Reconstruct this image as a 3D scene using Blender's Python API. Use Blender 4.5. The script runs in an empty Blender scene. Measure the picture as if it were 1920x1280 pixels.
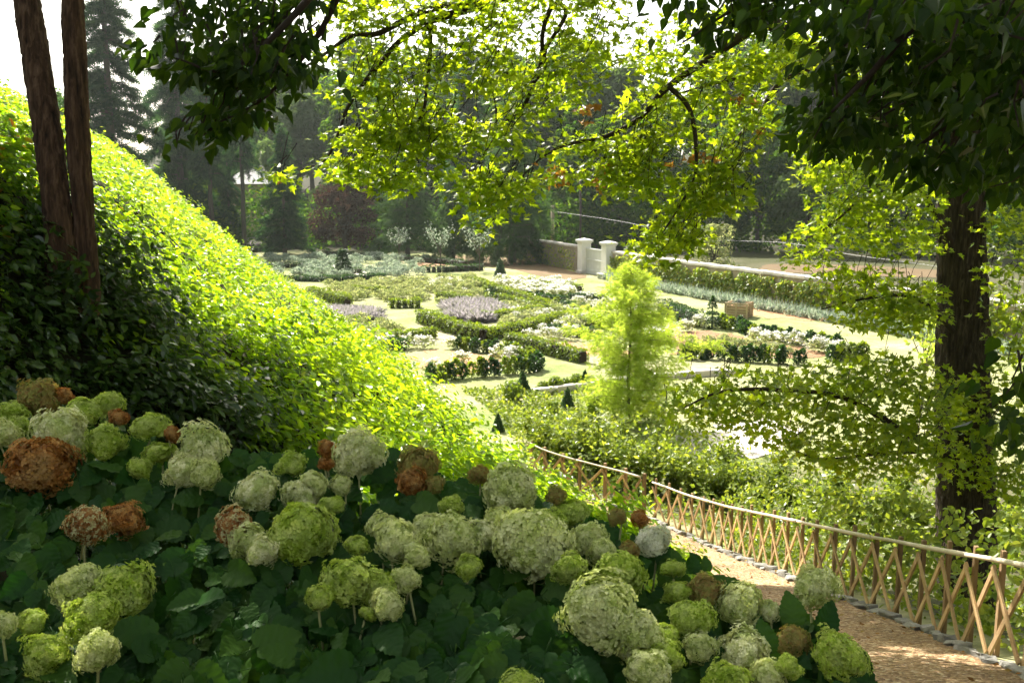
import bpy, math
import numpy as np
from mathutils import Vector, Matrix

# ---------------------------------------------------------------- camera, sky, sun, exposure
SC = bpy.context.scene
COL = SC.collection
F = 1867.0                      # focal length in photo pixels (1920 wide)
CZ = 7.8                        # camera height above the garden level
PITCH = math.atan(290.0 / F)
cam_d = bpy.data.cameras.new('camera')
cam_d.lens = 36.0 * F / 1920.0
cam_d.sensor_width = 36.0
cam_d.clip_end = 4000.0
cam_d.clip_start = 0.05
cam_d.dof.use_dof = True
cam_d.dof.focus_distance = 6.5
cam_d.dof.aperture_fstop = 9.0
cam = bpy.data.objects.new('camera', cam_d)
COL.objects.link(cam)
cam.location = (0, 0, CZ)
cam.rotation_euler = (math.pi / 2 - PITCH, 0, 0)
SC.camera = cam

SUN_AZ = math.radians(-25.0)    # left of straight ahead (+Y)
SUN_EL = math.radians(45.0)
W = bpy.data.worlds.new('World')
SC.world = W
W.use_nodes = True
wn = W.node_tree.nodes
bg = wn['Background']
sky = wn.new('ShaderNodeTexSky')
sky.sky_type = 'NISHITA'
sky.sun_disc = False
sky.sun_elevation = SUN_EL
sky.sun_rotation = SUN_AZ
sky.air_density = 1.0
sky.dust_density = 2.5
sky.ozone_density = 1.0
hs = wn.new('ShaderNodeHueSaturation')
hs.inputs['Saturation'].default_value = 0.45      # thin white haze over the whole sky
W.node_tree.links.new(sky.outputs[0], hs.inputs['Color'])
tn = wn.new('ShaderNodeMix'); tn.data_type = 'RGBA'; tn.blend_type = 'MULTIPLY'
tn.inputs[0].default_value = 1.0; tn.inputs[7].default_value = (1.0, .97, .88, 1)
W.node_tree.links.new(hs.outputs[0], tn.inputs[6])
W.node_tree.links.new(tn.outputs[2], bg.inputs[0])
bg.inputs[1].default_value = 0.11

sun_d = bpy.data.lights.new('sun', 'SUN')
sun_d.energy = 5.0
sun_d.angle = math.radians(0.53)
sun_d.color = (1.0, 0.94, 0.83)
sun = bpy.data.objects.new('sun', sun_d)
COL.objects.link(sun)
sd = Vector((math.sin(SUN_AZ) * math.cos(SUN_EL), math.cos(SUN_AZ) * math.cos(SUN_EL), math.sin(SUN_EL)))
sun.rotation_euler = sd.to_track_quat('Z', 'Y').to_euler()
sun.location = (5, 60, 60)

vs = SC.view_settings
vs.view_transform = 'Standard'
vs.look = 'None'
vs.exposure = 1.65
vs.gamma = 1.0
cy = SC.cycles
cy.use_denoising = True
cy.max_bounces = 5
cy.diffuse_bounces = 3
cy.glossy_bounces = 2
cy.transmission_bounces = 5
cy.transparent_max_bounces = 4
cy.caustics_reflective = False
cy.caustics_refractive = False
cy.sample_clamp_indirect = 4.0
cy.use_adaptive_sampling = True
cy.adaptive_threshold = 0.03

# ---------------------------------------------------------------- helpers
RG = np.random.default_rng(11)
SP, CP = math.sin(PITCH), math.cos(PITCH)

def ray(px, py):
    a = (px - 960.0) / F
    b = (640.0 - py) / F
    return np.array([a, b * SP + CP, b * CP - SP])

def PD(px, py, y):
    """the point on the photo ray at world depth y"""
    d = ray(px, py)
    return d * (y / d[1]) + np.array([0, 0, CZ])

def PG(px, py, z=0.0):
    d = ray(px, py)
    return d * ((z - CZ) / d[2]) + np.array([0, 0, CZ])

def project(P):
    P = np.atleast_2d(P)
    v = P - np.array([0, 0, CZ])
    dep = v[:, 1] * CP - v[:, 2] * SP
    up = v[:, 1] * SP + v[:, 2] * CP
    dep = np.where(dep < 0.05, 0.05, dep)
    return 960 + F * v[:, 0] / dep, 640 - F * up / dep

def smooth(a, b, x):
    t = np.clip((np.asarray(x, float) - a) / (b - a), 0, 1)
    return t * t * (3 - 2 * t)

class Noise:
    def __init__(self, seed, n=10):
        g = np.random.default_rng(seed)
        d = g.normal(size=(n, 3))
        d /= np.linalg.norm(d, axis=1)[:, None]
        self.k = d * g.uniform(0.55, 1.6, (n, 1)) * 2 * math.pi
        self.p = g.uniform(0, 6.28, n)
    def __call__(self, P, scale=1.0):
        P = np.asarray(P, float) / scale
        return np.sin(P @ self.k.T + self.p).sum(-1) / math.sqrt(len(self.p) / 2.0)
N1, N2, N3 = Noise(1), Noise(2), Noise(3)

def unit(v):
    v = np.asarray(v, float)
    return v / np.maximum(np.linalg.norm(v, axis=-1, keepdims=True), 1e-9)

class MB:
    """collects geometry, builds ONE mesh"""
    def __init__(self):
        self.V, self.Fs, self.R, self.M, self.n = [], [], [], [], 0
    def add(self, V, Fc, rnd=0.5, mi=0):
        V = np.asarray(V, float).reshape(-1, 3)
        for f in (Fc if isinstance(Fc, list) and len(Fc) and isinstance(Fc[0], np.ndarray) and Fc[0].ndim == 2 else [np.asarray(Fc)]):
            f = np.asarray(f, dtype=np.int64)
            if f.size == 0:
                continue
            self.Fs.append(f + self.n)
            self.R.append(np.broadcast_to(np.asarray(rnd, float), (len(f),)).copy() if np.ndim(rnd) == 0 or len(np.atleast_1d(rnd)) == len(f) else np.repeat(rnd, len(f) // len(rnd)))
            self.M.append(np.full(len(f), mi, dtype=np.int32))
        self.V.append(V)
        self.n += len(V)
    def mesh(self, name, mats, off=(0, 0, 0), smoothed=False):
        V = np.concatenate(self.V) - np.asarray(off, float)
        me = bpy.data.meshes.new(name)
        tot = np.concatenate([np.full(len(f), f.shape[1], dtype=np.int32) for f in self.Fs])
        loops = np.concatenate([f.ravel() for f in self.Fs]).astype(np.int32)
        start = np.concatenate([[0], np.cumsum(tot)[:-1]]).astype(np.int32)
        me.vertices.add(len(V))
        me.vertices.foreach_set('co', V.astype(np.float32).ravel())
        me.loops.add(len(loops))
        me.loops.foreach_set('vertex_index', loops)
        me.polygons.add(len(tot))
        me.polygons.foreach_set('loop_start', start)
        me.polygons.foreach_set('loop_total', tot)
        me.polygons.foreach_set('material_index', np.concatenate(self.M))
        me.polygons.foreach_set('use_smooth', np.full(len(tot), smoothed))
        at = me.attributes.new('rnd', 'FLOAT', 'FACE')
        at.data.foreach_set('value', np.concatenate(self.R).astype(np.float32))
        for m in (mats if isinstance(mats, (list, tuple)) else [mats]):
            me.materials.append(m)
        me.update(calc_edges=True)
        return me
    def build(self, name, mats, parent=None, off=None, smoothed=False):
        if off is None:
            off = tuple(parent.location) if parent is not None else (0, 0, 0)
        me = self.mesh(name, mats, off, smoothed)
        o = bpy.data.objects.new(name, me)
        COL.objects.link(o)
        if parent is not None:
            o.parent = parent
        elif any(off):
            o.location = off
        return o

def tag(o, label=None, cat=None, group=None, kind=None):
    if label: o['label'] = label
    if cat: o['category'] = cat
    if group: o['group'] = group
    if kind: o['kind'] = kind
    return o

def thing(name, loc, label, cat, group=None, rz=0.0, sc=1.0):
    o = bpy.data.objects.new(name, None)
    o.empty_display_size = 0.2
    COL.objects.link(o)
    o.location = tuple(float(v) for v in loc)
    o.rotation_euler = (0, 0, rz)
    o.scale = (sc, sc, sc) if np.isscalar(sc) else sc
    return tag(o, label, cat, group)

def inst(name, me, parent, loc=(0, 0, 0), rot=None, sc=1.0, mat=None):
    o = bpy.data.objects.new(name, me)
    COL.objects.link(o)
    o.parent = parent
    o.location = tuple(float(v) for v in loc)
    if rot is not None:
        o.rotation_euler = rot
    o.scale = (sc, sc, sc) if np.isscalar(sc) else sc
    if mat is not None:
        o.material_slots[0].link = 'OBJECT'
        o.material_slots[0].material = mat
    return o

# ---- leaf templates: (verts, [face arrays]); y = along the leaf, z = its normal
def T(v, f):
    return np.array(v, float), [np.array(x) for x in f]
T_DIA = T([(0, 0, 0), (-.32, .45, .07), (0, 1, 0), (.32, .45, .07)], [[(0, 2, 1), (0, 3, 2)]])
T_OVAL = T([(0, 0, 0), (-.26, .25, .07), (-.27, .62, .05), (0, 1, -.05), (.27, .62, .05), (.26, .25, .07)],
           [[(0, 3, 2, 1), (0, 5, 4, 3)]])
T_MAPLE = T([(0, 0, 0), (-.42, .08, .06), (-.26, .27, .03), (-.52, .52, .08), (-.2, .52, .02), (0, 1, -.08),
             (.2, .52, .02), (.52, .52, .08), (.26, .27, .03), (.42, .08, .06)],
            [[(0, 5, 4, 3, 2, 1), (0, 9, 8, 7, 6, 5)]])
T_HEART = T([(0, .08, 0), (-.14, -.03, .07), (-.34, .08, .16), (-.42, .36, .2), (-.24, .74, .06), (.02, 1.12, -.16),
             (.22, .72, .10), (.38, .36, .24), (.32, .08, .18), (.13, -.03, .07)],
            [[(0, 5, 4, 3, 2, 1), (0, 9, 8, 7, 6, 5)]])
def _spray():
    v, f = [], []
    def tri(a, b, c):
        n = len(v); v.extend([a, b, c]); f.append((n, n + 1, n + 2))
    tri((-.035, 0, 0), (.035, 0, 0), (0, 1, -.12))
    for i, yy in enumerate((.1, .28, .46, .64, .8)):
        L = .42 * (1 - .65 * yy)
        for s in (-1, 1):
            z = -.12 * yy
            tri((0, yy - .05, z), (0, yy + .055, z), (s * L, yy + .22, z - .1))
    return T(v, [f])
T_SPRAY = _spray()
T_BLADE = T([(-.05, 0, 0), (.05, 0, 0), (0, 1, .1)], [[(0, 1, 2)]])

def cloud(mb, tm, pos, nrm, ydir, size, rnd=None, mi=0, g=RG):
    """many leaves: pos (n,3), normals, growing directions, sizes"""
    tv, tf = tm
    pos = np.asarray(pos, float)
    n = len(pos)
    if n == 0:
        return
    Z = unit(nrm)
    Y = ydir - (ydir * Z).sum(1, keepdims=True) * Z
    Y = unit(Y)
    X = np.cross(Y, Z)
    s = np.broadcast_to(np.asarray(size, float), (n,))[:, None, None]
    V = pos[:, None, :] + s * (tv[None, :, 0:1] * X[:, None, :] + tv[None, :, 1:2] * Y[:, None, :] + tv[None, :, 2:3] * Z[:, None, :])
    if rnd is None:
        rnd = g.random(n)
    k = len(tv)
    fs = [(f[None] + (np.arange(n) * k)[:, None, None]).reshape(-1, f.shape[1]) for f in tf]
    for f0, f in zip(tf, fs):
        mb.Fs.append(f + mb.n)
        mb.R.append(np.repeat(rnd, len(f0)))
        mb.M.append(np.full(len(f), mi, dtype=np.int32))
    mb.V.append(V.reshape(-1, 3))
    mb.n += n * k

def rdir(n, up=0.0, g=RG):
    v = g.normal(size=(n, 3))
    v[:, 2] += up
    return unit(v)

def box(mb, c, hx, hy, hz, ax=None, rnd=0.5, mi=0):
    """box at centre c with half sizes along axes (rows of ax)"""
    ax = np.eye(3) if ax is None else np.asarray(ax, float)
    s = np.array([(-1, -1, -1), (1, -1, -1), (1, 1, -1), (-1, 1, -1), (-1, -1, 1), (1, -1, 1), (1, 1, 1), (-1, 1, 1)], float)
    V = np.asarray(c, float) + (s * np.array([hx, hy, hz])) @ ax
    f = np.array([(0, 3, 2, 1), (4, 5, 6, 7), (0, 1, 5, 4), (1, 2, 6, 5), (2, 3, 7, 6), (3, 0, 4, 7)])
    mb.add(V, f, rnd, mi)

def cbox(mb, c, hx, hy, hz, ax=None, rnd=0.5, mi=0, ch=0.12):
    """box with chamfered top and sides: reads as hewn stone or planed timber"""
    ax = np.eye(3) if ax is None else np.asarray(ax, float)
    m = min(hx, hy, hz) * ch * 2
    V = []
    for z, i in ((-hz, 0), (-hz + m, 0), (hz - m, 0), (hz, m)):
        for sx, sy in ((-1, -1), (1, -1), (1, 1), (-1, 1)):
            V.append((sx * (hx - i), sy * (hy - i), z))
    V = np.asarray(c, float) + np.array(V) @ ax
    f = [(3, 2, 1, 0), (12, 13, 14, 15)]
    for r in range(3):
        for k in range(4):
            a, b = r * 4 + k, r * 4 + (k + 1) % 4
            f.append((a, b, b + 4, a + 4))
    mb.add(V, np.array(f), rnd, mi)

def frame_along(d):
    d = unit(np.asarray(d, float))
    up = np.array([0, 0, 1.0]) if abs(d[2]) < 0.95 else np.array([0, 1.0, 0])
    s = unit(np.cross(d, up))
    return np.array([d, s, np.cross(s, d)])

def bar(mb, a, b, w, h, rnd=0.5):
    """square bar from a to b, chamfer-free but with real thickness"""
    a, b = np.asarray(a, float), np.asarray(b, float)
    L = np.linalg.norm(b - a)
    box(mb, (a + b) / 2, L / 2, w / 2, h / 2, frame_along(b - a), rnd)

def tube(mb, pts, rad, seg=8, rnd=0.5, ridge=0.0, rk=9, g=RG, mi=0, cap=True):
    pts = np.asarray(pts, float)
    n = len(pts)
    rad = np.broadcast_to(np.asarray(rad, float), (n,))
    tan = unit(np.gradient(pts, axis=0))
    ref = np.array([1.0, 0.1, 0.0]) if abs(tan[:, 0]).mean() < 0.8 else np.array([0, 0.1, 1.0])
    A = unit(np.cross(tan, np.broadcast_to(ref, tan.shape)))
    B = np.cross(tan, A)
    th = np.linspace(0, 2 * math.pi, seg, endpoint=False)
    rr = rad[:, None] * np.ones(seg)[None]
    if ridge:
        ph = np.cumsum(g.normal(0, .25, n))[:, None]
        rr = rr * (1 + ridge * (np.abs(np.sin(th[None] * rk / 2 + ph * .5)) - .5) + ridge * .6 * g.normal(size=(n, seg)) + ridge * np.sin(th[None] * 3 + ph))
    V = pts[:, None] + rr[..., None] * (np.cos(th)[None, :, None] * A[:, None] + np.sin(th)[None, :, None] * B[:, None])
    i = np.arange(n - 1)[:, None] * seg
    j = np.arange(seg)[None]
    f = np.stack([i + j, i + (j + 1) % seg, i + seg + (j + 1) % seg, i + seg + j], -1).reshape(-1, 4)
    V = V.reshape(-1, 3)
    if cap:
        V = np.vstack([V, pts[:1], pts[-1:]])
        c0, c1 = n * seg, n * seg + 1
        j = np.arange(seg)
        t0 = np.stack([np.full(seg, c0), (j + 1) % seg, j], -1)
        t1 = np.stack([np.full(seg, c1), (n - 1) * seg + j, (n - 1) * seg + (j + 1) % seg], -1)
        mb.add(V, [f, np.vstack([t0, t1])], rnd, mi)
    else:
        mb.add(V, f, rnd, mi)

def spline(pts, k=6):
    """Catmull-Rom through the points"""
    P = np.asarray(pts, float)
    P = np.vstack([2 * P[0] - P[1], P, 2 * P[-1] - P[-2]])
    out = []
    for i in range(1, len(P) - 2):
        for t in np.linspace(0, 1, k, endpoint=False):
            a, b, c, d = P[i - 1], P[i], P[i + 1], P[i + 2]
            out.append(0.5 * (2 * b + (c - a) * t + (2 * a - 5 * b + 4 * c - d) * t * t + (3 * b - a - 3 * c + d) * t ** 3))
    out.append(P[-2])
    return np.array(out)

def inpoly(x, y, poly):
    x, y = np.asarray(x), np.asarray(y)
    r = np.zeros(x.shape, bool)
    n = len(poly)
    for i in range(n):
        x1, y1 = poly[i]
        x2, y2 = poly[(i + 1) % n]
        c = ((y1 > y) != (y2 > y)) & (x < (x2 - x1) * (y - y1) / (y2 - y1 + 1e-9) + x1)
        r ^= c
    return r

# ---------------------------------------------------------------- materials
MATS = {}
def newmat(name):
    m = bpy.data.materials.new(name)
    m.use_nodes = True
    nt = m.node_tree
    nt.nodes.clear()
    out = nt.nodes.new('ShaderNodeOutputMaterial')
    MATS[name] = m
    return m, nt, out

def nd(nt, t, **kw):
    n = nt.nodes.new(t)
    for k, v in kw.items():
        if k.startswith('i_'):
            n.inputs[int(k[2:]) if k[2:].isdigit() else k[2:].replace('_', ' ')].default_value = v
        else:
            setattr(n, k, v)
    return n

def ramp(nt, cols, pos=None):
    r = nt.nodes.new('ShaderNodeValToRGB')
    e = r.color_ramp.elements
    pos = pos or [i / max(1, len(cols) - 1) for i in range(len(cols))]
    while len(e) < len(cols):
        e.new(0.5)
    for i, (c, p) in enumerate(zip(cols, pos)):
        e[i].position = p
        e[i].color = (*c, 1)
    return r

def leaf_mat(name, cols, tint=(2.0, 1.9, .6), trans=.45, gloss=.06, rough=.35, pos=None):
    m, nt, out = newmat(name)
    L = nt.links.new
    at = nd(nt, 'ShaderNodeAttribute', attribute_name='rnd')
    oi = nd(nt, 'ShaderNodeObjectInfo')
    ad = nd(nt, 'ShaderNodeMath', operation='ADD')
    fr = nd(nt, 'ShaderNodeMath', operation='FRACT')
    L(at.outputs['Fac'], ad.inputs[0]); L(oi.outputs['Random'], ad.inputs[1]); L(ad.outputs[0], fr.inputs[0])
    rp = ramp(nt, cols, pos)
    L(fr.outputs[0], rp.inputs[0])
    mul = nd(nt, 'ShaderNodeMix', data_type='RGBA', blend_type='MULTIPLY')
    mul.inputs[0].default_value = 1.0
    L(rp.outputs[0], mul.inputs[6]); mul.inputs[7].default_value = (*tint, 1)
    df = nd(nt, 'ShaderNodeBsdfDiffuse'); L(rp.outputs[0], df.inputs[0])
    tr = nd(nt, 'ShaderNodeBsdfTranslucent'); L(mul.outputs[2], tr.inputs[0])
    mx = nd(nt, 'ShaderNodeMixShader', i_0=trans); L(df.outputs[0], mx.inputs[1]); L(tr.outputs[0], mx.inputs[2])
    gl = nd(nt, 'ShaderNodeBsdfGlossy', i_1=rough); gl.inputs[0].default_value = (1, 1, 1, 1)
    lw = nd(nt, 'ShaderNodeLayerWeight', i_0=.25)
    mm = nd(nt, 'ShaderNodeMath', operation='MULTIPLY_ADD', i_1=gloss * 3, i_2=gloss * .4)
    L(lw.outputs['Fresnel'], mm.inputs[0])
    m2 = nd(nt, 'ShaderNodeMixShader'); L(mm.outputs[0], m2.inputs[0]); L(mx.outputs[0], m2.inputs[1]); L(gl.outputs[0], m2.inputs[2])
    L(m2.outputs[0], out.inputs[0])
    return m

def surf_mat(name, cols, scale=3.0, detail=6.0, rough=.85, bump=.4, bscale=None, stretch=(1, 1, 1), pos=None, vary=.25, bdist=.02):
    """noise-coloured opaque surface with bump and per-piece brightness"""
    m, nt, out = newmat(name)
    L = nt.links.new
    tc = nd(nt, 'ShaderNodeTexCoord')
    mp = nd(nt, 'ShaderNodeMapping'); mp.inputs['Scale'].default_value = stretch
    L(tc.outputs['Object'], mp.inputs[0])
    nz = nd(nt, 'ShaderNodeTexNoise', i_Scale=scale, i_Detail=detail, i_Roughness=.62)
    L(mp.outputs[0], nz.inputs['Vector'])
    rp = ramp(nt, cols, pos); L(nz.outputs['Fac'], rp.inputs[0])
    at = nd(nt, 'ShaderNodeAttribute', attribute_name='rnd')
    oi = nd(nt, 'ShaderNodeObjectInfo')
    ad = nd(nt, 'ShaderNodeMath', operation='ADD'); L(at.outputs['Fac'], ad.inputs[0]); L(oi.outputs['Random'], ad.inputs[1])
    fr = nd(nt, 'ShaderNodeMath', operation='FRACT'); L(ad.outputs[0], fr.inputs[0])
    mr = nd(nt, 'ShaderNodeMapRange'); mr.inputs['To Min'].default_value = 1 - vary; mr.inputs['To Max'].default_value = 1 + vary
    L(fr.outputs[0], mr.inputs['Value'])
    mul = nd(nt, 'ShaderNodeMix', data_type='RGBA', blend_type='MULTIPLY'); mul.inputs[0].default_value = 1
    L(rp.outputs[0], mul.inputs[6]); L(mr.outputs[0], mul.inputs[7])
    bs = nd(nt, 'ShaderNodeBsdfPrincipled'); bs.inputs['Roughness'].default_value = rough
    bs.inputs['Specular IOR Level'].default_value = .3
    L(mul.outputs[2], bs.inputs['Base Color'])
    n2 = nd(nt, 'ShaderNodeTexNoise', i_Scale=bscale or scale * 3, i_Detail=8.0)
    L(mp.outputs[0], n2.inputs['Vector'])
    bp = nd(nt, 'ShaderNodeBump', i_Strength=bump, i_Distance=bdist); L(n2.outputs['Fac'], bp.inputs['Height'])
    L(bp.outputs[0], bs.inputs['Normal'])
    L(bs.outputs[0], out.inputs[0])
    return m

M_ivy = leaf_mat('ivy leaves', [(.06, .13, .012), (.13, .24, .015), (.20, .31, .02), (.26, .36, .035), (.26, .10, .03)], tint=(2.65, 2.4, .5), pos=[0, .25, .55, .94, 1.0], trans=.6, gloss=.05, rough=.35)
M_weed = leaf_mat('weed leaves', [(.10, .17, .02), (.20, .28, .04), (.26, .30, .07)], tint=(2.2, 2.1, .6), trans=.5)
M_maple = leaf_mat('maple leaves', [(.07, .12, .008), (.12, .18, .012), (.17, .225, .018)], tint=(3.4, 3.0, .7), trans=.68, gloss=.035)
M_orange = leaf_mat('orange leaves', [(.26, .12, .02), (.36, .20, .04)], tint=(1.8, 1.5, .8), trans=.5)
M_linden = leaf_mat('linden leaves', [(.010, .026, .006), (.02, .042, .008), (.03, .055, .01)], tint=(3.4, 3.2, .6), trans=.5, gloss=.02)
M_hleaf = leaf_mat('hydrangea leaves', [(.012, .050, .008), (.026, .078, .012), (.05, .11, .014)], tint=(1.8, 1.9, .6), trans=.3, gloss=.02, rough=.45)
def veins(m):
    nt = m.node_tree; L = nt.links.new
    tc = nd(nt, 'ShaderNodeTexCoord'); sp = nd(nt, 'ShaderNodeSeparateXYZ'); L(tc.outputs['Object'], sp.inputs[0])
    ab = nd(nt, 'ShaderNodeMath', operation='ABSOLUTE'); L(sp.outputs[0], ab.inputs[0])
    ma = nd(nt, 'ShaderNodeMath', operation='MULTIPLY_ADD', i_1=-.75); L(ab.outputs[0], ma.inputs[0]); L(sp.outputs[1], ma.inputs[2])
    mu = nd(nt, 'ShaderNodeMath', operation='MULTIPLY', i_1=38.0); L(ma.outputs[0], mu.inputs[0])
    si = nd(nt, 'ShaderNodeMath', operation='SINE'); L(mu.outputs[0], si.inputs[0])
    nz = nd(nt, 'ShaderNodeTexNoise', i_Scale=14.0, i_Detail=4.0); L(tc.outputs['Object'], nz.inputs['Vector'])
    ad = nd(nt, 'ShaderNodeMath', operation='ADD'); L(si.outputs[0], ad.inputs[0]); L(nz.outputs['Fac'], ad.inputs[1])
    bp = nd(nt, 'ShaderNodeBump', i_Strength=.10, i_Distance=.010); L(ad.outputs[0], bp.inputs['Height'])
    for n in nt.nodes:
        if n.type in ('BSDF_DIFFUSE', 'BSDF_GLOSSY', 'BSDF_TRANSLUCENT'):
            L(bp.outputs[0], n.inputs['Normal'])
veins(M_hleaf)
M_conif = leaf_mat('spruce needles', [(.012, .038, .024), (.028, .064, .036), (.055, .10, .05)], tint=(1.8, 2.1, .8), trans=.4, gloss=0.0)
M_cedar = leaf_mat('cedar needles', [(.045, .085, .045), (.08, .125, .06)], tint=(1.6, 1.8, .8), trans=.35, gloss=0.0)
M_wood = leaf_mat('woodland leaves', [(.02, .055, .014), (.05, .10, .022), (.09, .14, .03)], tint=(2.2, 2.3, .6), trans=.45, gloss=0.0)
M_pale = leaf_mat('pale woodland leaves', [(.075, .12, .05), (.11, .155, .065)], tint=(1.6, 1.7, .8), trans=.4, gloss=0.0)
M_purple = leaf_mat('purple leaves', [(.038, .026, .024), (.058, .042, .034)], tint=(1.8, 1.3, 1.0), trans=.35, gloss=0.0)
M_box = leaf_mat('box hedge leaves', [(.07, .12, .015), (.13, .19, .02), (.19, .24, .03)], tint=(2.2, 2.1, .6), trans=.45, gloss=.05)
M_boxd = leaf_mat('dark box leaves', [(.02, .055, .02), (.035, .08, .022)], tint=(2.0, 2.0, .7), trans=.35, gloss=.05)
M_sage = leaf_mat('sage leaves', [(.15, .20, .09), (.27, .30, .17), (.36, .36, .24)], tint=(1.5, 1.5, .8), trans=.45, gloss=0.0)
M_silver = leaf_mat('silver leaves', [(.15, .21, .16), (.27, .31, .28), (.36, .38, .36)], tint=(1.3, 1.4, 1.0), trans=.4, gloss=0.0)
M_lav = leaf_mat('lavender', [(.18, .20, .13), (.32, .29, .38), (.42, .38, .48)], tint=(1.3, 1.3, 1.0), trans=.4, gloss=0.0)
M_feather = leaf_mat('feathery leaves', [(.25, .34, .05), (.36, .45, .09), (.47, .54, .15)], tint=(1.6, 1.6, .7), trans=.5, gloss=0)
M_shrub = leaf_mat('shrub leaves', [(.08, .13, .02), (.15, .21, .035), (.25, .30, .08)], tint=(2.2, 2.0, .6), trans=.5, gloss=.03)
M_white = leaf_mat('white petals', [(.75, .74, .66), (.85, .85, .8)], tint=(1, 1, 1), trans=.4, gloss=.02)
M_wallivy = leaf_mat('wall creeper leaves', [(.08, .15, .02), (.16, .24, .03), (.26, .31, .05), (.24, .22, .05)], tint=(2.2, 2.1, .6), trans=.55, gloss=.03)
FLOW = {
 'green': leaf_mat('lime petals', [(.20, .30, .025), (.38, .50, .06), (.56, .63, .16)], tint=(1.3, 1.3, .8), trans=.35, gloss=.02),
 'pale': leaf_mat('pale green petals', [(.30, .38, .08), (.56, .62, .22), (.74, .77, .40)], tint=(1.2, 1.2, .9), trans=.35, gloss=.02),
 'cream': leaf_mat('cream petals', [(.46, .50, .18), (.76, .77, .42), (.88, .87, .60)], tint=(1.1, 1.1, .95), trans=.35, gloss=.02),
 'white': leaf_mat('white hydrangea petals', [(.74, .74, .54), (.86, .85, .70)], tint=(1.1, 1.1, 1), trans=.35, gloss=.02),
 'rust': leaf_mat('dried rust petals', [(.16, .06, .012), (.34, .145, .03), (.52, .27, .07)], tint=(1.4, 1.1, .8), trans=.3, gloss=.02),
 'olive': leaf_mat('fading olive petals', [(.24, .25, .06), (.36, .36, .10), (.32, .20, .07)], tint=(1.3, 1.2, .8), trans=.35, gloss=.02),
 'mixed': leaf_mat('half dried petals', [(.30, .11, .03), (.42, .22, .07), (.55, .52, .25), (.62, .62, .35)], tint=(1.2, 1.1, .9), trans=.35, gloss=.02),
}
def fade(m, col, amt, scale=2.6):
    nt = m.node_tree; L = nt.links.new
    rp = [n for n in nt.nodes if n.type == 'VALTORGB'][0]
    tc = nd(nt, 'ShaderNodeTexCoord'); nz = nd(nt, 'ShaderNodeTexNoise', i_Scale=scale, i_Detail=3.0)
    oi = nd(nt, 'ShaderNodeObjectInfo'); va = nd(nt, 'ShaderNodeVectorMath', operation='ADD')
    L(tc.outputs['Object'], va.inputs[0]); L(oi.outputs['Location'], va.inputs[1]); L(va.outputs[0], nz.inputs['Vector'])
    mr = nd(nt, 'ShaderNodeMapRange'); mr.inputs['From Min'].default_value = .46; mr.inputs['From Max'].default_value = .66; mr.inputs['To Max'].default_value = amt
    L(nz.outputs['Fac'], mr.inputs['Value'])
    mx = nd(nt, 'ShaderNodeMix', data_type='RGBA'); mx.inputs[7].default_value = (*col, 1)
    L(mr.outputs[0], mx.inputs[0])
    for l in list(rp.outputs[0].links):
        L(mx.outputs[2], l.to_socket)
    L(rp.outputs[0], mx.inputs[6])
fade(FLOW['cream'], (.40, .50, .12), .75); fade(FLOW['pale'], (.78, .78, .48), .7); fade(FLOW['green'], (.56, .62, .24), .6)
fade(FLOW['rust'], (.50, .36, .14), .6); fade(FLOW['olive'], (.28, .14, .05), .4); fade(FLOW['white'], (.55, .62, .34), .5)
M_bark = surf_mat('grey brown bark', [(.008, .006, .004), (.05, .036, .024), (.13, .098, .07)], scale=15, stretch=(1.8, 1.8, .2), bump=1.0, bscale=16, bdist=.04, rough=.95, pos=[.3, .52, .75])
M_barkr = surf_mat('red brown bark', [(.010, .006, .004), (.065, .036, .02), (.16, .10, .065)], scale=18, stretch=(1.8, 1.8, .18), bump=1.0, bscale=18, bdist=.03, rough=.95, pos=[.3, .52, .75])
M_twig = surf_mat('dark twigs', [(.018, .013, .009), (.05, .035, .024)], scale=20, rough=.9)
M_farbark = surf_mat('far bark', [(.06, .05, .04), (.14, .12, .10)], scale=2, stretch=(1, 1, .3), rough=.95)
M_stem = surf_mat('hydrangea stems', [(.22, .24, .08), (.34, .33, .14)], scale=20, rough=.6, bump=.1)
M_lath = surf_mat('chestnut laths', [(.32, .19, .085), (.48, .32, .16), (.60, .44, .26)], scale=6, stretch=(2, 2, 2), rough=.75, bump=.25, bscale=40)
M_post = surf_mat('split posts', [(.20, .125, .06), (.36, .24, .13)], scale=7, stretch=(2, 2, .3), rough=.85, bump=.5, bscale=30)
M_rail = surf_mat('peeled pale rail', [(.52, .44, .33), (.70, .62, .48)], scale=6, rough=.7, bump=.2)
M_stone = surf_mat('pale edging stone', [(.10, .095, .085), (.22, .21, .19), (.33, .32, .29)], scale=5, rough=.9, bump=.5, bscale=18)
M_cope = surf_mat('coping stone', [(.32, .29, .25), (.52, .48, .43), (.60, .57, .52)], scale=2, rough=.9, bump=.4)
M_wallst = surf_mat('rubble wall', [(.15, .12, .09), (.30, .25, .19), (.40, .35, .28)], scale=2.4, rough=.95, bump=.7, bscale=5, bdist=.05)
M_plast = surf_mat('white pillar render', [(.62, .61, .58), (.78, .77, .74)], scale=2, rough=.85, bump=.15, vary=.05)
M_gate = surf_mat('grey painted boards', [(.52, .55, .52), (.64, .66, .63)], scale=2, rough=.6, bump=.1, vary=.08, stretch=(3, 3, .5))
M_crate = surf_mat('planter timber', [(.34, .24, .14), (.54, .42, .27)], scale=5, rough=.8, bump=.3, stretch=(1, 1, 3))
M_mulch = surf_mat('bark mulch', [(.16, .065, .024), (.28, .14, .065), (.36, .22, .115), (.30, .27, .13)], scale=2.5, detail=9, rough=.95, bump=.8, bscale=9, bdist=.06)
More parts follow.
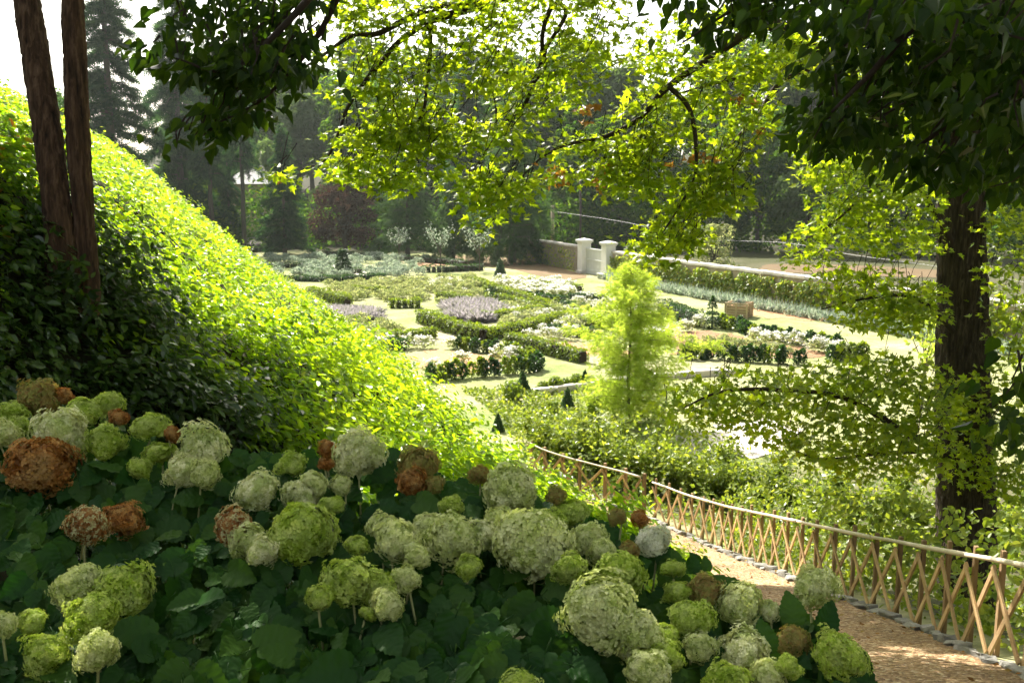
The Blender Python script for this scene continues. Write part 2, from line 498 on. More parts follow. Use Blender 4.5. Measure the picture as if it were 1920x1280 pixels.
M_field = surf_mat('dry field', [(.07, .045, .02), (.13, .085, .04), (.10, .11, .035)], scale=.5, detail=9, rough=.95, bump=.6)
M_pgrav = surf_mat('pale gravel', [(.50, .45, .37), (.66, .60, .51)], scale=3, detail=10, rough=.95, bump=.6)
M_house = surf_mat('ochre render', [(.36, .29, .17), (.44, .36, .23)], scale=.5, rough=.9, vary=.03)
M_roof = surf_mat('pale roof', [(.16, .16, .17), (.24, .24, .25)], scale=1, rough=.8)
M_glass = surf_mat('window glass', [(.03, .035, .04), (.05, .055, .06)], scale=1, rough=.15, bump=0)
M_metal = surf_mat('wire', [(.2, .2, .19), (.28, .28, .27)], scale=1, rough=.5, bump=0)
M_pole = surf_mat('timber pole', [(.36, .30, .21), (.48, .41, .30)], scale=3, stretch=(2, 2, .2), rough=.85)

def ground_mat():
    m, nt, out = newmat('ground')
    L = nt.links.new
    geo = nd(nt, 'ShaderNodeNewGeometry')
    zone = nd(nt, 'ShaderNodeAttribute', attribute_name='zone')   # 0 lawn, 1 soil under plants
    n1 = nd(nt, 'ShaderNodeTexNoise', i_Scale=.13, i_Detail=7.0, i_Roughness=.65); L(geo.outputs['Position'], n1.inputs['Vector'])
    r1 = ramp(nt, [(.12, .17, .045), (.21, .25, .085), (.32, .32, .16), (.41, .38, .24)], [.30, .42, .52, .64]); L(n1.outputs['Fac'], r1.inputs[0])
    n2 = nd(nt, 'ShaderNodeTexNoise', i_Scale=2.6, i_Detail=10.0, i_Roughness=.75); L(geo.outputs['Position'], n2.inputs['Vector'])
    r2 = ramp(nt, [(.55, .58, .5), (1.15, 1.15, 1.1)], [.35, .66]); L(n2.outputs['Fac'], r2.inputs[0])
    mu = nd(nt, 'ShaderNodeMix', data_type='RGBA', blend_type='MULTIPLY'); mu.inputs[0].default_value = 1
    L(r1.outputs[0], mu.inputs[6]); L(r2.outputs[0], mu.inputs[7])
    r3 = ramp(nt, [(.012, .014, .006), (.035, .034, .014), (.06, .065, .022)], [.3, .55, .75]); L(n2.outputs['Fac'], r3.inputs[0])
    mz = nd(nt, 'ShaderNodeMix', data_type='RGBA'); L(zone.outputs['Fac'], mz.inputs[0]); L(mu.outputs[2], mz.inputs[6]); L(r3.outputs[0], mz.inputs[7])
    bs = nd(nt, 'ShaderNodeBsdfPrincipled'); bs.inputs['Roughness'].default_value = .95; bs.inputs['Specular IOR Level'].default_value = .15
    L(mz.outputs[2], bs.inputs['Base Color'])
    n3 = nd(nt, 'ShaderNodeTexNoise', i_Scale=9.0, i_Detail=6.0); L(geo.outputs['Position'], n3.inputs['Vector'])
    bp = nd(nt, 'ShaderNodeBump', i_Strength=.6, i_Distance=.05); L(n3.outputs['Fac'], bp.inputs['Height']); L(bp.outputs[0], bs.inputs['Normal'])
    L(bs.outputs[0], out.inputs[0])
    return m
M_ground = ground_mat()

def gravel_mat():
    m, nt, out = newmat('path gravel')
    L = nt.links.new
    geo = nd(nt, 'ShaderNodeNewGeometry')
    vo = nd(nt, 'ShaderNodeTexVoronoi', i_Scale=38.0); L(geo.outputs['Position'], vo.inputs['Vector'])
    sp = nd(nt, 'ShaderNodeSeparateColor'); L(vo.outputs['Color'], sp.inputs[0])
    r = ramp(nt, [(.13, .075, .032), (.27, .165, .08), (.38, .26, .14), (.52, .43, .30)], [0, .4, .8, 1]); L(sp.outputs[0], r.inputs[0])
    n1 = nd(nt, 'ShaderNodeTexNoise', i_Scale=1.2, i_Detail=6.0); L(geo.outputs['Position'], n1.inputs['Vector'])
    r2 = ramp(nt, [(.7, .66, .6), (1.2, 1.15, 1.1)], [.35, .68]); L(n1.outputs['Fac'], r2.inputs[0])
    mu = nd(nt, 'ShaderNodeMix', data_type='RGBA', blend_type='MULTIPLY'); mu.inputs[0].default_value = 1
    L(r.outputs[0], mu.inputs[6]); L(r2.outputs[0], mu.inputs[7])
    bs = nd(nt, 'ShaderNodeBsdfPrincipled'); bs.inputs['Roughness'].default_value = .9
    L(mu.outputs[2], bs.inputs['Base Color'])
    bp = nd(nt, 'ShaderNodeBump', i_Strength=.9, i_Distance=.02); bp.invert = True; L(vo.outputs['Distance'], bp.inputs['Height']); L(bp.outputs[0], bs.inputs['Normal'])
    L(bs.outputs[0], out.inputs[0])
    return m
M_gravel = gravel_mat()

# ---------------------------------------------------------------- terrain
YF = [-30, 7.5, 10.23, 14.3, 19.3, 22.6, 23.9, 25.6, 34, 50, 100, 132, 400]
XFV = [3.6, 4.11, 4.41, 4.18, 4.0, 3.34, 2.26, 0.57, -1.0, -6.1, -24.1, -35.6, -140]
YTz = [-30, -5, 5, 7.5, 10.23, 14.3, 19.3, 22.6, 30, 400]
ZTV = [8.0, 5.9, 4.7, 3.97, 3.07, 2.0, .62, .02, .0, .0]
_yd = np.arange(-40, 420, .25)
def _sm(v, k=13):
    return np.convolve(np.pad(v, k // 2, mode='edge'), np.ones(k) / k, 'valid')
_XD = _sm(_sm(np.interp(_yd, YF, XFV), 9), 5)
_ZD = _sm(_sm(np.interp(_yd, YTz, ZTV)))
def xfence(y): return np.interp(y, _yd, _XD)
def xtoe(y): return xfence(y) - 1.9
def ztoe(y): return np.interp(y, _yd, _ZD)
def xcrest(y): return -7.7 - .32 * np.asarray(y, float)
def gz(x, y):
    x = np.asarray(x, float); y = np.asarray(y, float)
    xt, zt, xc, xf = xtoe(y), ztoe(y), xcrest(y), xfence(y)
    t = (xt - x) / (xt - xc)
    tb = np.clip(t, 0, 1)
    bank = zt + (11.4 - zt) * (tb - .018 * np.sin(2 * math.pi * tb)) + np.maximum(t - 1, 0) * 1.0
    P = np.stack([x, y, 0 * x], -1)
    bank = bank + (.22 * N1(P, 5.5) + .11 * N2(P, 1.9)) * smooth(0.0, .08, t)
    bank = bank - 1.35 * (1 - smooth(4.8, 9.0, y)) * smooth(.0, .2, t)
    e = 1 - smooth(101, 121, y)
    bank = bank * np.where(y > 95, e, 1)
    right = zt * (1 - smooth(xf + .5, xf + 8.0, x))
    z = np.where(t > 0, bank, np.where(x < xf + .5, zt, right))
    hill = 16 * smooth(128, 260, y) + 10 * smooth(60, 200, x) * smooth(80, 200, y) + 6 * smooth(40, 160, -x - .32 * y) * smooth(105, 180, y)
    return z + hill

def hit(px, py, tmax=300.0):
    d = ray(px, py)
    t = np.arange(1.5, tmax, .05)
    P = d[None] * t[:, None] + np.array([0, 0, CZ])
    below = P[:, 2] < gz(P[:, 0], P[:, 1])
    i = int(np.argmax(below)) if below.any() else len(t) - 1
    return P[i]

gx = np.unique(np.concatenate([-np.geomspace(60, 900, 18), np.arange(-60, -16, 1.0), np.arange(-16, 14, .35), np.arange(14, 60, 1.0), np.geomspace(60, 900, 18)]))
gy = np.unique(np.concatenate([-np.geomspace(12, 600, 12), np.arange(-12, 40, .4), np.arange(40, 135, 1.0), np.geomspace(135, 1500, 26)]))
GX, GY = np.meshgrid(gx, gy)
GZ = gz(GX, GY)
# the sheet is cut a little lower under the gravel path so that the path sheet lies proud of it
nx, ny = len(gx), len(gy)
ii = (np.arange(ny - 1)[:, None] * nx + np.arange(nx - 1)[None]).ravel()
gm = MB()
gm.add(np.stack([GX, GY, GZ], -1).reshape(-1, 3), np.stack([ii, ii + 1, ii + nx + 1, ii + nx], -1))
g_o = gm.build('ground', M_ground, smoothed=True)
g_o['kind'] = 'structure'
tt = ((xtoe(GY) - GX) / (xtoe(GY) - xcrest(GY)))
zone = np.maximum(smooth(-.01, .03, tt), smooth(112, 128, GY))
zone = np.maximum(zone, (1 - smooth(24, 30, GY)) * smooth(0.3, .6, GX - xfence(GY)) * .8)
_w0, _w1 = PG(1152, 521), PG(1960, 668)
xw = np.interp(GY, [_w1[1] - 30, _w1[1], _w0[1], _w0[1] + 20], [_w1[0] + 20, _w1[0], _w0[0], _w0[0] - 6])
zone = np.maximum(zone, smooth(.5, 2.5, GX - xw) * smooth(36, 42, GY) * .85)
za = g_o.data.attributes.new('zone', 'FLOAT', 'POINT')
za.data.foreach_set('value', zone.ravel().astype(np.float32))

def sheet(name, polypx, mat, dz=.02, n=40, wob=.25, world=None):
    """a flat patch of ground given by a pixel polygon on the garden level, outline wobbled"""
    pts = np.array([PG(*p) for p in polypx]) if world is None else np.array(world, float)
    pts = spline(np.vstack([pts, pts[:1]]), 6)[:-1]
    c = pts.mean(0)
    pts[:, :2] += wob * RG.normal(size=(len(pts), 2))
    mb = MB()
    V = pts[np.argsort(np.arctan2(pts[:, 1] - c[1], pts[:, 0] - c[0]))]     # star-shaped outline
    V[:, 2] = dz
    mb.add(V, np.arange(len(V))[None])
    o = mb.build(name, mat)
    o['kind'] = 'structure'
    return o

# gravel path
py_ = np.arange(-6, 27.2, .4)
xl, xr = xtoe(py_) + .02, xfence(py_) - .12
rows = []
for k in range(7):
    u = k / 6
    x = xl + (xr - xl) * u + (.05 * N2(np.stack([py_, 0 * py_, 0 * py_], -1), 1.1) if k in (0,) else 0)
    z = ztoe(py_) + .012 + .02 * math.sin(math.pi * u)
    rows.append(np.stack([x, py_, z], -1))
pv = np.array(rows)
npy = len(py_)
a = (np.arange(6)[:, None] * npy + np.arange(npy - 1)[None]).ravel()
pm = MB()
pm.add(pv.reshape(-1, 3), np.stack([a, a + npy, a + npy + 1, a + 1], -1))
path_o = pm.build('path', M_gravel, smoothed=True)
path_o['kind'] = 'structure'

# edging stones along the fence side of the path: pieces of the path
def stone_mesh(seed):
    g = np.random.default_rng(seed)
    mb = MB()
    cbox(mb, (0, 0, 0), .5, .5, .5, ch=.16)
    V = mb.V[0]
    V += g.normal(0, .10, V.shape)
    return mb.mesh('edging_stone', M_stone)
STM = [stone_mesh(s) for s in range(5)]
yy = 6.0
k = 0
while yy < 26:
    L = RG.uniform(.14, .40)
    x0, x1 = xfence(yy) - .10, xfence(yy + L) - .10
    z0, z1 = ztoe(yy), ztoe(yy + L)
    o = inst('edging_stone', STM[k % 5], path_o, ((x0 + x1) / 2 + RG.normal(0, .02), yy + L / 2, (z0 + z1) / 2 + .02),
             (math.atan2(z1 - z0, L), RG.normal(0, .18), -math.atan2(x1 - x0, L) + RG.normal(0, .16)), (RG.uniform(.09, .2), L * .9, RG.uniform(.05, .12)))
    yy += L
    k += 1

g = np.random.default_rng(15)
mb = MB()
n = 420
y = 6.5 + 16 * g.random(n); u = g.random(n) ** 1.3
x = xfence(y) - .15 - 1.7 * u
P = np.stack([x, y, ztoe(y) + .045], -1)
cloud(mb, T_DIA, P, unit(np.array([0, 0, 1.0]) + g.normal(0, .3, P.shape)), rdir(n, 0, g) * (1, 1, .1), g.uniform(.03, .07, n))
tag(mb.build('leaf_litter', leaf_mat('fallen leaves', [(.12, .06, .02), (.26, .14, .05), (.30, .22, .08)], tint=(1.2, 1.1, .8), trans=.2, gloss=0)), 'fallen brown leaves scattered on the gravel path', 'leaves', kind='stuff')

# garden patches
sheet('mulch_bed', [(765, 668), (800, 658), (850, 660), (930, 672), (965, 682), (900, 698), (830, 706), (795, 700)], M_mulch)
sheet('mulch_bed', [(1010, 640), (1060, 640), (1110, 648), (1180, 660), (1180, 672), (1090, 662), (1040, 655)], M_mulch)
sheet('mulch_bed', [(1255, 630), (1330, 620), (1400, 636), (1490, 652), (1560, 664), (1500, 672), (1380, 668), (1270, 662)], M_mulch)
sheet('mulch_bed', [(770, 494), (830, 492), (850, 497), (790, 500)], M_mulch)
sheet('mulch_bed', [(830, 478), (960, 484), (1090, 512), (1060, 524), (960, 505), (850, 492)], M_field)
sheet('mulch_bed', [(1400, 575), (1480, 578), (1560, 590), (1600, 602), (1500, 600), (1420, 592)], M_mulch)
sheet('gravel_patch', [(1270, 812), (1350, 796), (1460, 792), (1480, 830), (1400, 862), (1290, 856)], M_pgrav)
sheet('gravel_patch', [(650, 510), (690, 508), (700, 514), (660, 517)], M_pgrav)
sheet('field', None, M_field, world=[(23, 92, 0), (31, 88, 0), (38, 86, 0), (42, 91, 0), (35, 99, 0), (26, 101, 0)], dz=.03)

# ---------------------------------------------------------------- ivy on the bank (stuff)
M_ivy_shade = leaf_mat('shade toned ivy leaves', [(.028, .065, .012), (.045, .095, .016), (.07, .13, .02)], tint=(2.2, 2.2, .5), trans=.4, gloss=.10, rough=.28)
def ivy():
    g = np.random.default_rng(5)
    mb, md = MB(), MB()
    bands = [(4.6, 8, 34000), (8, 12, 40000), (12, 17, 36000), (17, 25, 40000), (25, 40, 42000), (40, 70, 34000), (70, 122, 24000)]
    for y0, y1, n in bands:
        mm = n * (10 if y1 <= 12 else 5 if y1 < 20 else 3)
        y = g.uniform(y0, y1, mm)
        t = g.uniform(-.02, 1.06, mm)
        x = xtoe(y) + (xcrest(y) - xtoe(y)) * t
        z = gz(x, y)
        P = np.stack([x, y, z], -1)
        px, py = project(P)
        ok = (px > -160) & (px < 1300) & (py > 60) & (py < 1250) & ((y > 6.2) | (px < 700))
        # heaped growth, a few bare hollows
        h = N1(P, 1.6) * .5 + N2(P, .7) * .5
        ok &= g.random(len(h)) < np.clip(.8 + .45 * h, .1, 1)
        P, h, y = P[ok][:n], h[ok][:n], y[ok][:n]
        r = np.maximum(y, 8)
        size = np.where(y < 8, .082, np.where(r < 14, .072, .072 + (r - 14) * .0030)) * g.uniform(.6, 1.35, len(P))
        lift = (g.random(len(P)) ** 1.5) * (.24 + .22 * np.clip(h, -1, 1.6)) + .03
        nb = np.array([.5, .12, .86])
        P = P + nb * lift[:, None] * (1 + r[:, None] * .006)
        nrm = unit(nb + g.normal(0, .42, (len(P), 3)))
        yd = unit(np.array([.7, -.25, -.55]) + g.normal(0, .6, (len(P), 3)))
        rn = np.clip(.45 * g.random(len(P)) + .40 * (.5 + .42 * N3(P, 3.4)) + .16 * (.5 + .5 * N1(P, .9)), 0, .93)
        red = g.random(len(P)) < .012 + .05 * (N3(P, 2.2) > 1.5)
        rn[red] = g.uniform(.97, 1, red.sum())
        if y0 < 12:      # glossier ivy between trunks and flower bed, shade put into its leaf colour
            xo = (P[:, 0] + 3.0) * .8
            shade_mask = (P[:, 1] + 11.0 * np.maximum(0, -3.42 - P[:, 0]) + 1.1 * np.abs(xo) + .55 * N1(P, 1.3) + .3 * N2(P, .5)) < 9.1 + .5 * g.normal(size=len(P))
            cloud(md, T_OVAL, P[shade_mask], nrm[shade_mask], yd[shade_mask], size[shade_mask])
            P, nrm, yd, size, rn = P[~shade_mask], nrm[~shade_mask], yd[~shade_mask], size[~shade_mask], rn[~shade_mask]
        cloud(mb, T_OVAL if y1 <= 17 else T_DIA, P, nrm, yd, size, rn)
    o = mb.build('ivy_ground_cover', M_ivy)
    tag(o, 'bright yellow green ivy carpet covering the steep bank', 'ivy', kind='stuff')
    o = md.build('shade_toned_ivy', M_ivy_shade)
    tag(o, 'glossy ivy with shade put into its colour around the two trunks and above the hydrangeas', 'ivy', kind='stuff')
ivy()

def weeds():
    g = np.random.default_rng(6)
    mb = MB()
    for k in range(1900):
        if k >= 1500:
            y = g.uniform(28, 112); t = g.uniform(.45, 1.04)
        elif k < 700:
            y = 8.5 + 70 * g.random() ** 1.7; t = g.uniform(.02, 1.0)
        else:
            y = g.uniform(15, 85); t = g.uniform(-.06, .10)
        x = float(xtoe(y) + (xcrest(y) - xtoe(y)) * t)
        z = float(gz(x, y))
        px, py = project(np.array([[x, y, z]]))
        if px[0] < -50 or px[0] > 1120:
            continue
        h = g.uniform(.25, .8) * (1.1 if k >= 700 else .75)
        n = int(g.integers(12, 22))
        u = np.sort(g.random(n))
        lean = g.normal(0, .18, 2) + np.array([.15, -.05])
        P = np.stack([x + lean[0] * u * h, y + lean[1] * u * h, z + u * h], -1)
        az = g.uniform(0, 6.28, n)
        yd = np.stack([np.cos(az), np.sin(az), g.uniform(-.3, .8, n)], -1)
        cloud(mb, T_DIA, P, unit(np.array([0, 0, 1.0]) + g.normal(0, .6, (n, 3))), yd, g.uniform(.06, .15) * (1.15 - .6 * u) * (1 + y * .012), g.random(n))
    o = mb.build('tall_weeds', M_weed)
    tag(o, 'pale tall weeds and grasses along the foot of the bank', 'weeds', kind='stuff')
weeds()

# ---------------------------------------------------------------- tree with two trunks on the bank
def leaf_parts(root, me, pos, nrm, yd, size, name='leaf'):
    """single leaves as parts of a tree, sharing one mesh"""
    for p, n, d, s in zip(pos, unit(nrm), yd, np.broadcast_to(size, (len(pos),))):
        Y = unit(d - (d @ n) * n)
        X = np.cross(Y, n)
        M = Matrix(((X[0], Y[0], n[0]), (X[1], Y[1], n[1]), (X[2], Y[2], n[2])))
        inst(name, me, root, p - np.array(root.location), M.to_euler(), float(s))

def single(tm, name, mat):
    mb = MB()
    mb.add(tm[0], tm[1], 0.0)
    return mb.mesh(name, mat)

def bark_tube(name, pts, rad, mat, root, seg=44, k=16, ridge=.075, rk=22):
    mb = MB()
    P = spline(pts, k)
    r = np.interp(np.linspace(0, 1, len(P)), np.linspace(0, 1, len(rad)), rad)
    tube(mb, P, r, seg, ridge=ridge, rk=rk, g=np.random.default_rng(len(P)))
    return mb.build(name, mat, root, smoothed=True)

def crown_volume(mb, tm, n, lo, hi, size, g, scale=1.4, thr=-.1):
    lo, hi = np.array(lo, float), np.array(hi, float)
    P = g.uniform(lo, hi, (n * 3, 3))
    keep = N2(P, scale) + .4 * N1(P, scale * .4) > thr
    P = P[keep][:n]
    cloud(mb, tm, P, unit(np.array([0, -.2, 1.0]) + g.normal(0, .5, (len(P), 3))), rdir(len(P), -.4, g), size * g.uniform(.7, 1.3, len(P)), g.random(len(P)))

b1 = hit(120, 585)
Y1 = b1[1]
root = thing('robinia_tree', b1, 'tall tree with two leaning brown trunks rising from the ivy bank', 'tree')
def trunk_pts(lst, y):
    return [PD(a, b, y + dy) for a, b, dy in lst]
s_ = Y1 / F
bark_tube('trunk', trunk_pts([(133, 640, 0), (124, 560, 0), (110, 420, 0), (92, 270, .1), (71, 130, .2), (52, 0, .3), (10, -260, .5), (-40, -600, .8)], Y1), np.array([44, 34, 24, 24, 24, 23, 20, 16]) * s_, M_barkr, root)
bark_tube('trunk', trunk_pts([(148, 650, .05), (160, 560, .05), (158, 420, .05), (147, 270, .05), (142, 130, .1), (138, 0, .15), (140, -300, .3), (150, -640, .4)], Y1), np.array([38, 26, 18, 20, 20, 19, 17, 13]) * s_, M_barkr, root)
g = np.random.default_rng(8)
mb = MB()
SXZ, SYZ = -sd.x / sd.z, sd.y / sd.z      # a point's shadow falls at x + SXZ*z, y - SYZ*z
n = 60000
sx, sy, z_ = g.uniform(-1.6, 5.5, n), g.uniform(-5, 4.8, n), g.uniform(12.4, 14.8, n)
bord = np.interp(sx, [-1.6, -.6, -.2, 0, .45, .95], [.0, .75, 1.7, 3.2, 3.8, 4.6])  # unseen crown leaves, outline shaped to set the shade border on the ivy
P = np.stack([sx - SXZ * z_, sy + SYZ * z_, z_], -1)
dense = (sx < .95) & (sy > -.6) & (sy < bord)
loose = (sy <= .4) & ~dense & (N2(P, 1.3) + .4 * N1(P, .5) > -.35)  # looser unseen leaves added to shade the hydrangea bed
P = np.vstack([P[dense][:5200], P[loose][:8500]])
cloud(mb, T_OVAL, P, unit(np.array([0, -.2, 1.0]) + g.normal(0, .5, P.shape)), rdir(len(P), -.4, g), .18 * g.uniform(.7, 1.3, len(P)))
o = mb.build('foliage', M_maple, root); o['kind'] = 'stuff'
mb = MB()
for q in range(14):
    a = PD(-20 if q % 2 else 145, -420 - 20 * q, Y1 + .5)
    b = np.array([g.uniform(-10, -.8), g.uniform(6.5, 15), g.uniform(13.5, 17.5)]) if q < 10 else np.array([g.uniform(-4, 1), g.uniform(16, 20), g.uniform(13, 15)])  # last few run out towards the leaves added for shade
    m = (a + b) / 2 + np.array([0, 0, .5])
    tube(mb, spline([a, m, b], 5), np.linspace(.09, .02, 11), 6)
mb.build('branches', M_twig, root)['kind'] = 'stuff'
# ivy leaves climbing the foot of the trunks
mb = MB()
n = 170
P = np.array([PD(g.normal(135, 30), 620 - 130 * g.random() ** 1.6, Y1 - .22 - .12 * g.random()) for _ in range(n)])
cloud(mb, T_OVAL, P, unit(np.array([0, -.8, .6]) + g.normal(0, .5, (n, 3))), rdir(n, -.5, g), g.uniform(.05, .10, n))
o = mb.build('climbing_ivy', M_linden, root); o['kind'] = 'stuff'

# ---------------------------------------------------------------- maple at the right: trunk, limbs, lit leaves
tb = np.array([6.37, 14.0, float(gz(6.37, 14.0)) - .1])
maple = thing('maple_tree', tb, 'large tree with thick dark trunk behind the lattice fence', 'tree')
Y2 = 14.0
s_ = Y2 / F
bark_tube('trunk', [PD(1815, 1180, Y2), PD(1812, 1010, Y2), PD(1808, 880, Y2), PD(1802, 700, Y2), PD(1803, 560, Y2), PD(1800, 420, Y2), PD(1798, 250, Y2), PD(1795, 0, Y2), PD(1790, -300, Y2), PD(1780, -700, Y2)],
          np.array([68, 54, 50, 48, 43, 41, 40, 38, 34, 26]) * s_, M_bark, maple, seg=56, k=12, ridge=.06, rk=30)
LIMBS = [
 # px, py, depth ...; radii in px
 ([(1795, -120, 13.9), (1650, 40, 12.6), (1540, 95, 11.6), (1480, 60, 11.3), (1430, 45, 11.1), (1380, 75, 11.0), (1330, 110, 11.0), (1250, 165, 10.9), (1195, 225, 10.9), (1130, 258, 10.8), (1060, 272, 10.7), (1010, 300, 10.6), (960, 352, 10.5)], (20, 16, 15, 14, 12, 9, 7, 6, 5, 4, 3, 2, 1)),
 ([(1255, 163, 10.9), (1290, 200, 10.8), (1304, 260, 10.8), (1302, 330, 10.7), (1272, 390, 10.6), (1240, 440, 10.5)], (5, 4.5, 4, 3, 2, 1)),
 ([(1640, 110, 12.4), (1560, 110, 11.9), (1500, 118, 11.7), (1420, 138, 11.5), (1330, 160, 11.2), (1220, 190, 11.2)], (6, 6, 5, 4, 2.5, 1)),
 ([(1600, 100, 12.0), (1470, 150, 11.8), (1420, 220, 11.7), (1380, 260, 11.6), (1330, 320, 11.5), (1300, 400, 11.5)], (6, 5, 4, 3, 2, 1)),
 ([(1790, -420, 13.8), (1450, -260, 12.4), (1180, -110, 11.4), (1050, 0, 11.0), (1027, 30, 10.9), (1017, 67, 10.8), (1016, 107, 10.8), (1003, 147, 10.7), (983, 197, 10.6), (943, 233, 10.6), (922, 266, 10.5), (880, 330, 10.5)], (20, 17, 12, 5, 4.5, 4, 4, 4, 3.5, 3, 2, 1)),
 ([(1050, 5, 11.0), (1060, 30, 10.9), (1022, 95, 10.8), (1024, 122, 10.8), (1000, 160, 10.7)], (4, 4, 3.5, 3, 2)),
 ([(1180, -110, 11.4), (1040, -50, 10.8), (927, 0, 10.4), (837, 30, 10.2), (800, 43, 10.1), (747, 80, 10.0), (720, 110, 10.0), (687, 150, 9.9), (653, 200, 9.9), (633, 253, 9.8), (610, 300, 9.8), (567, 317, 9.8)], (12, 10, 8, 7, 6, 5, 4.5, 4, 3.4, 2.6, 2, 1)),
 ([(802, 43, 10.1), (807, 67, 10.1), (806, 113, 10.0), (800, 160, 10.0), (793, 210, 9.9), (763, 247, 9.9), (703, 267, 9.8)], (4, 4, 3.5, 3, 3, 2, 1)),
 ([(927, 0, 10.4), (800, 20, 10.0), (710, 63, 9.8), (660, 67, 9.7), (590, 115, 9.6), (540, 140, 9.5)], (7, 6, 5, 4, 2.5, 1.5)),
 ([(1805, 860, 13.9), (1750, 840, 13.2), (1680, 800, 12.8), (1580, 745, 12.5), (1450, 730, 12.4), (1350, 735, 12.3), (1270, 770, 12.2)], (14, 10, 7, 5, 4, 3, 1)),
 ([(1750, 845, 13.3), (1650, 850, 12.9), (1540, 860, 12.6), (1460, 830, 12.5)], (5, 4, 3, 1)),
 ([(1800, 480, 13.9), (1700, 330, 13.3), (1620, 370, 13.0), (1560, 420, 12.9), (1500, 455, 12.8)], (7, 5, 3, 2, 1)),
 ([(1805, 640, 13.9), (1720, 560, 13.3), (1620, 560, 13.0), (1540, 580, 12.9)], (6, 4, 3, 1)),
 ([(1815, 820, 13.8), (1860, 760, 13.2), (1930, 720, 12.8), (2000, 700, 12.5)], (8, 6, 5, 3)),
]
for pts, rad in LIMBS:
    P3 = [PD(*p) for p in pts]
    rr = [r * p[2] / F for r, p in zip(rad, pts)]
    bark_tube('branch', P3, rr, M_twig, maple, seg=10, k=7, ridge=.03, rk=5)

def poly_leaves(mbL, mbT, poly, n, depth, dspread, size, g, gaps=(), nscale=.55, thr=-.35, seed=0, cl=7, limbs=None):
    """leaf clusters hung through a slab of space; gaps keep sky and far trees visible"""
    poly = np.array(poly, float)
    lo, hi = poly.min(0), poly.max(0)
    out = []
    nc = n // cl
    got = 0
    while got < nc:
        m = nc * 3
        x = g.uniform(lo[0], hi[0], m); y = g.uniform(lo[1], hi[1], m)
        ok = inpoly(x, y, poly)
        for cx, cy_, rx, ry in gaps:
            ok &= ((x - cx) / rx) ** 2 + ((y - cy_) / ry) ** 2 > 1
        x, y = x[ok], y[ok]
        dep = depth + dspread * g.uniform(-1, 1, len(x))
        P = np.array([PD(a, b, d) for a, b, d in zip(x, y, dep)]).reshape(-1, 3)
        k = N2(P * np.array([.7, .45, 1.5]) + seed, nscale) + .5 * N1(P + seed, nscale * .45) > thr
        P = P[k][:nc - got]
        out.append(P)
        got += len(P)
    C = np.concatenate(out)
    off = g.normal(0, size * 1.0, (len(C), cl, 3)) * np.array([1.35, 1.2, .5])
    P = (C[:, None] + off).reshape(-1, 3)
    yd = unit(off.reshape(-1, 3) + np.array([0, -.02, -.05]) + g.normal(0, size * .4, P.shape))
    nr = unit(np.array([0, -.25, .9]) + g.normal(0, .5, P.shape))
    sz = size * g.uniform(.65, 1.3, len(P))
    # twigs running back from each cluster towards the limb side
    if mbT is not None:
        for c in C[::3]:
            e = c + np.array([g.uniform(-.05, .25), g.uniform(-.1, .1), g.uniform(.1, .4)]) * (.4 if size < .065 else 1.0)
            tube(mbT, np.array([c, (c + e) / 2 + g.normal(0, .02, 3), e]), [.003, .004, .006], 3, cap=False)
    return P, nr, yd, sz

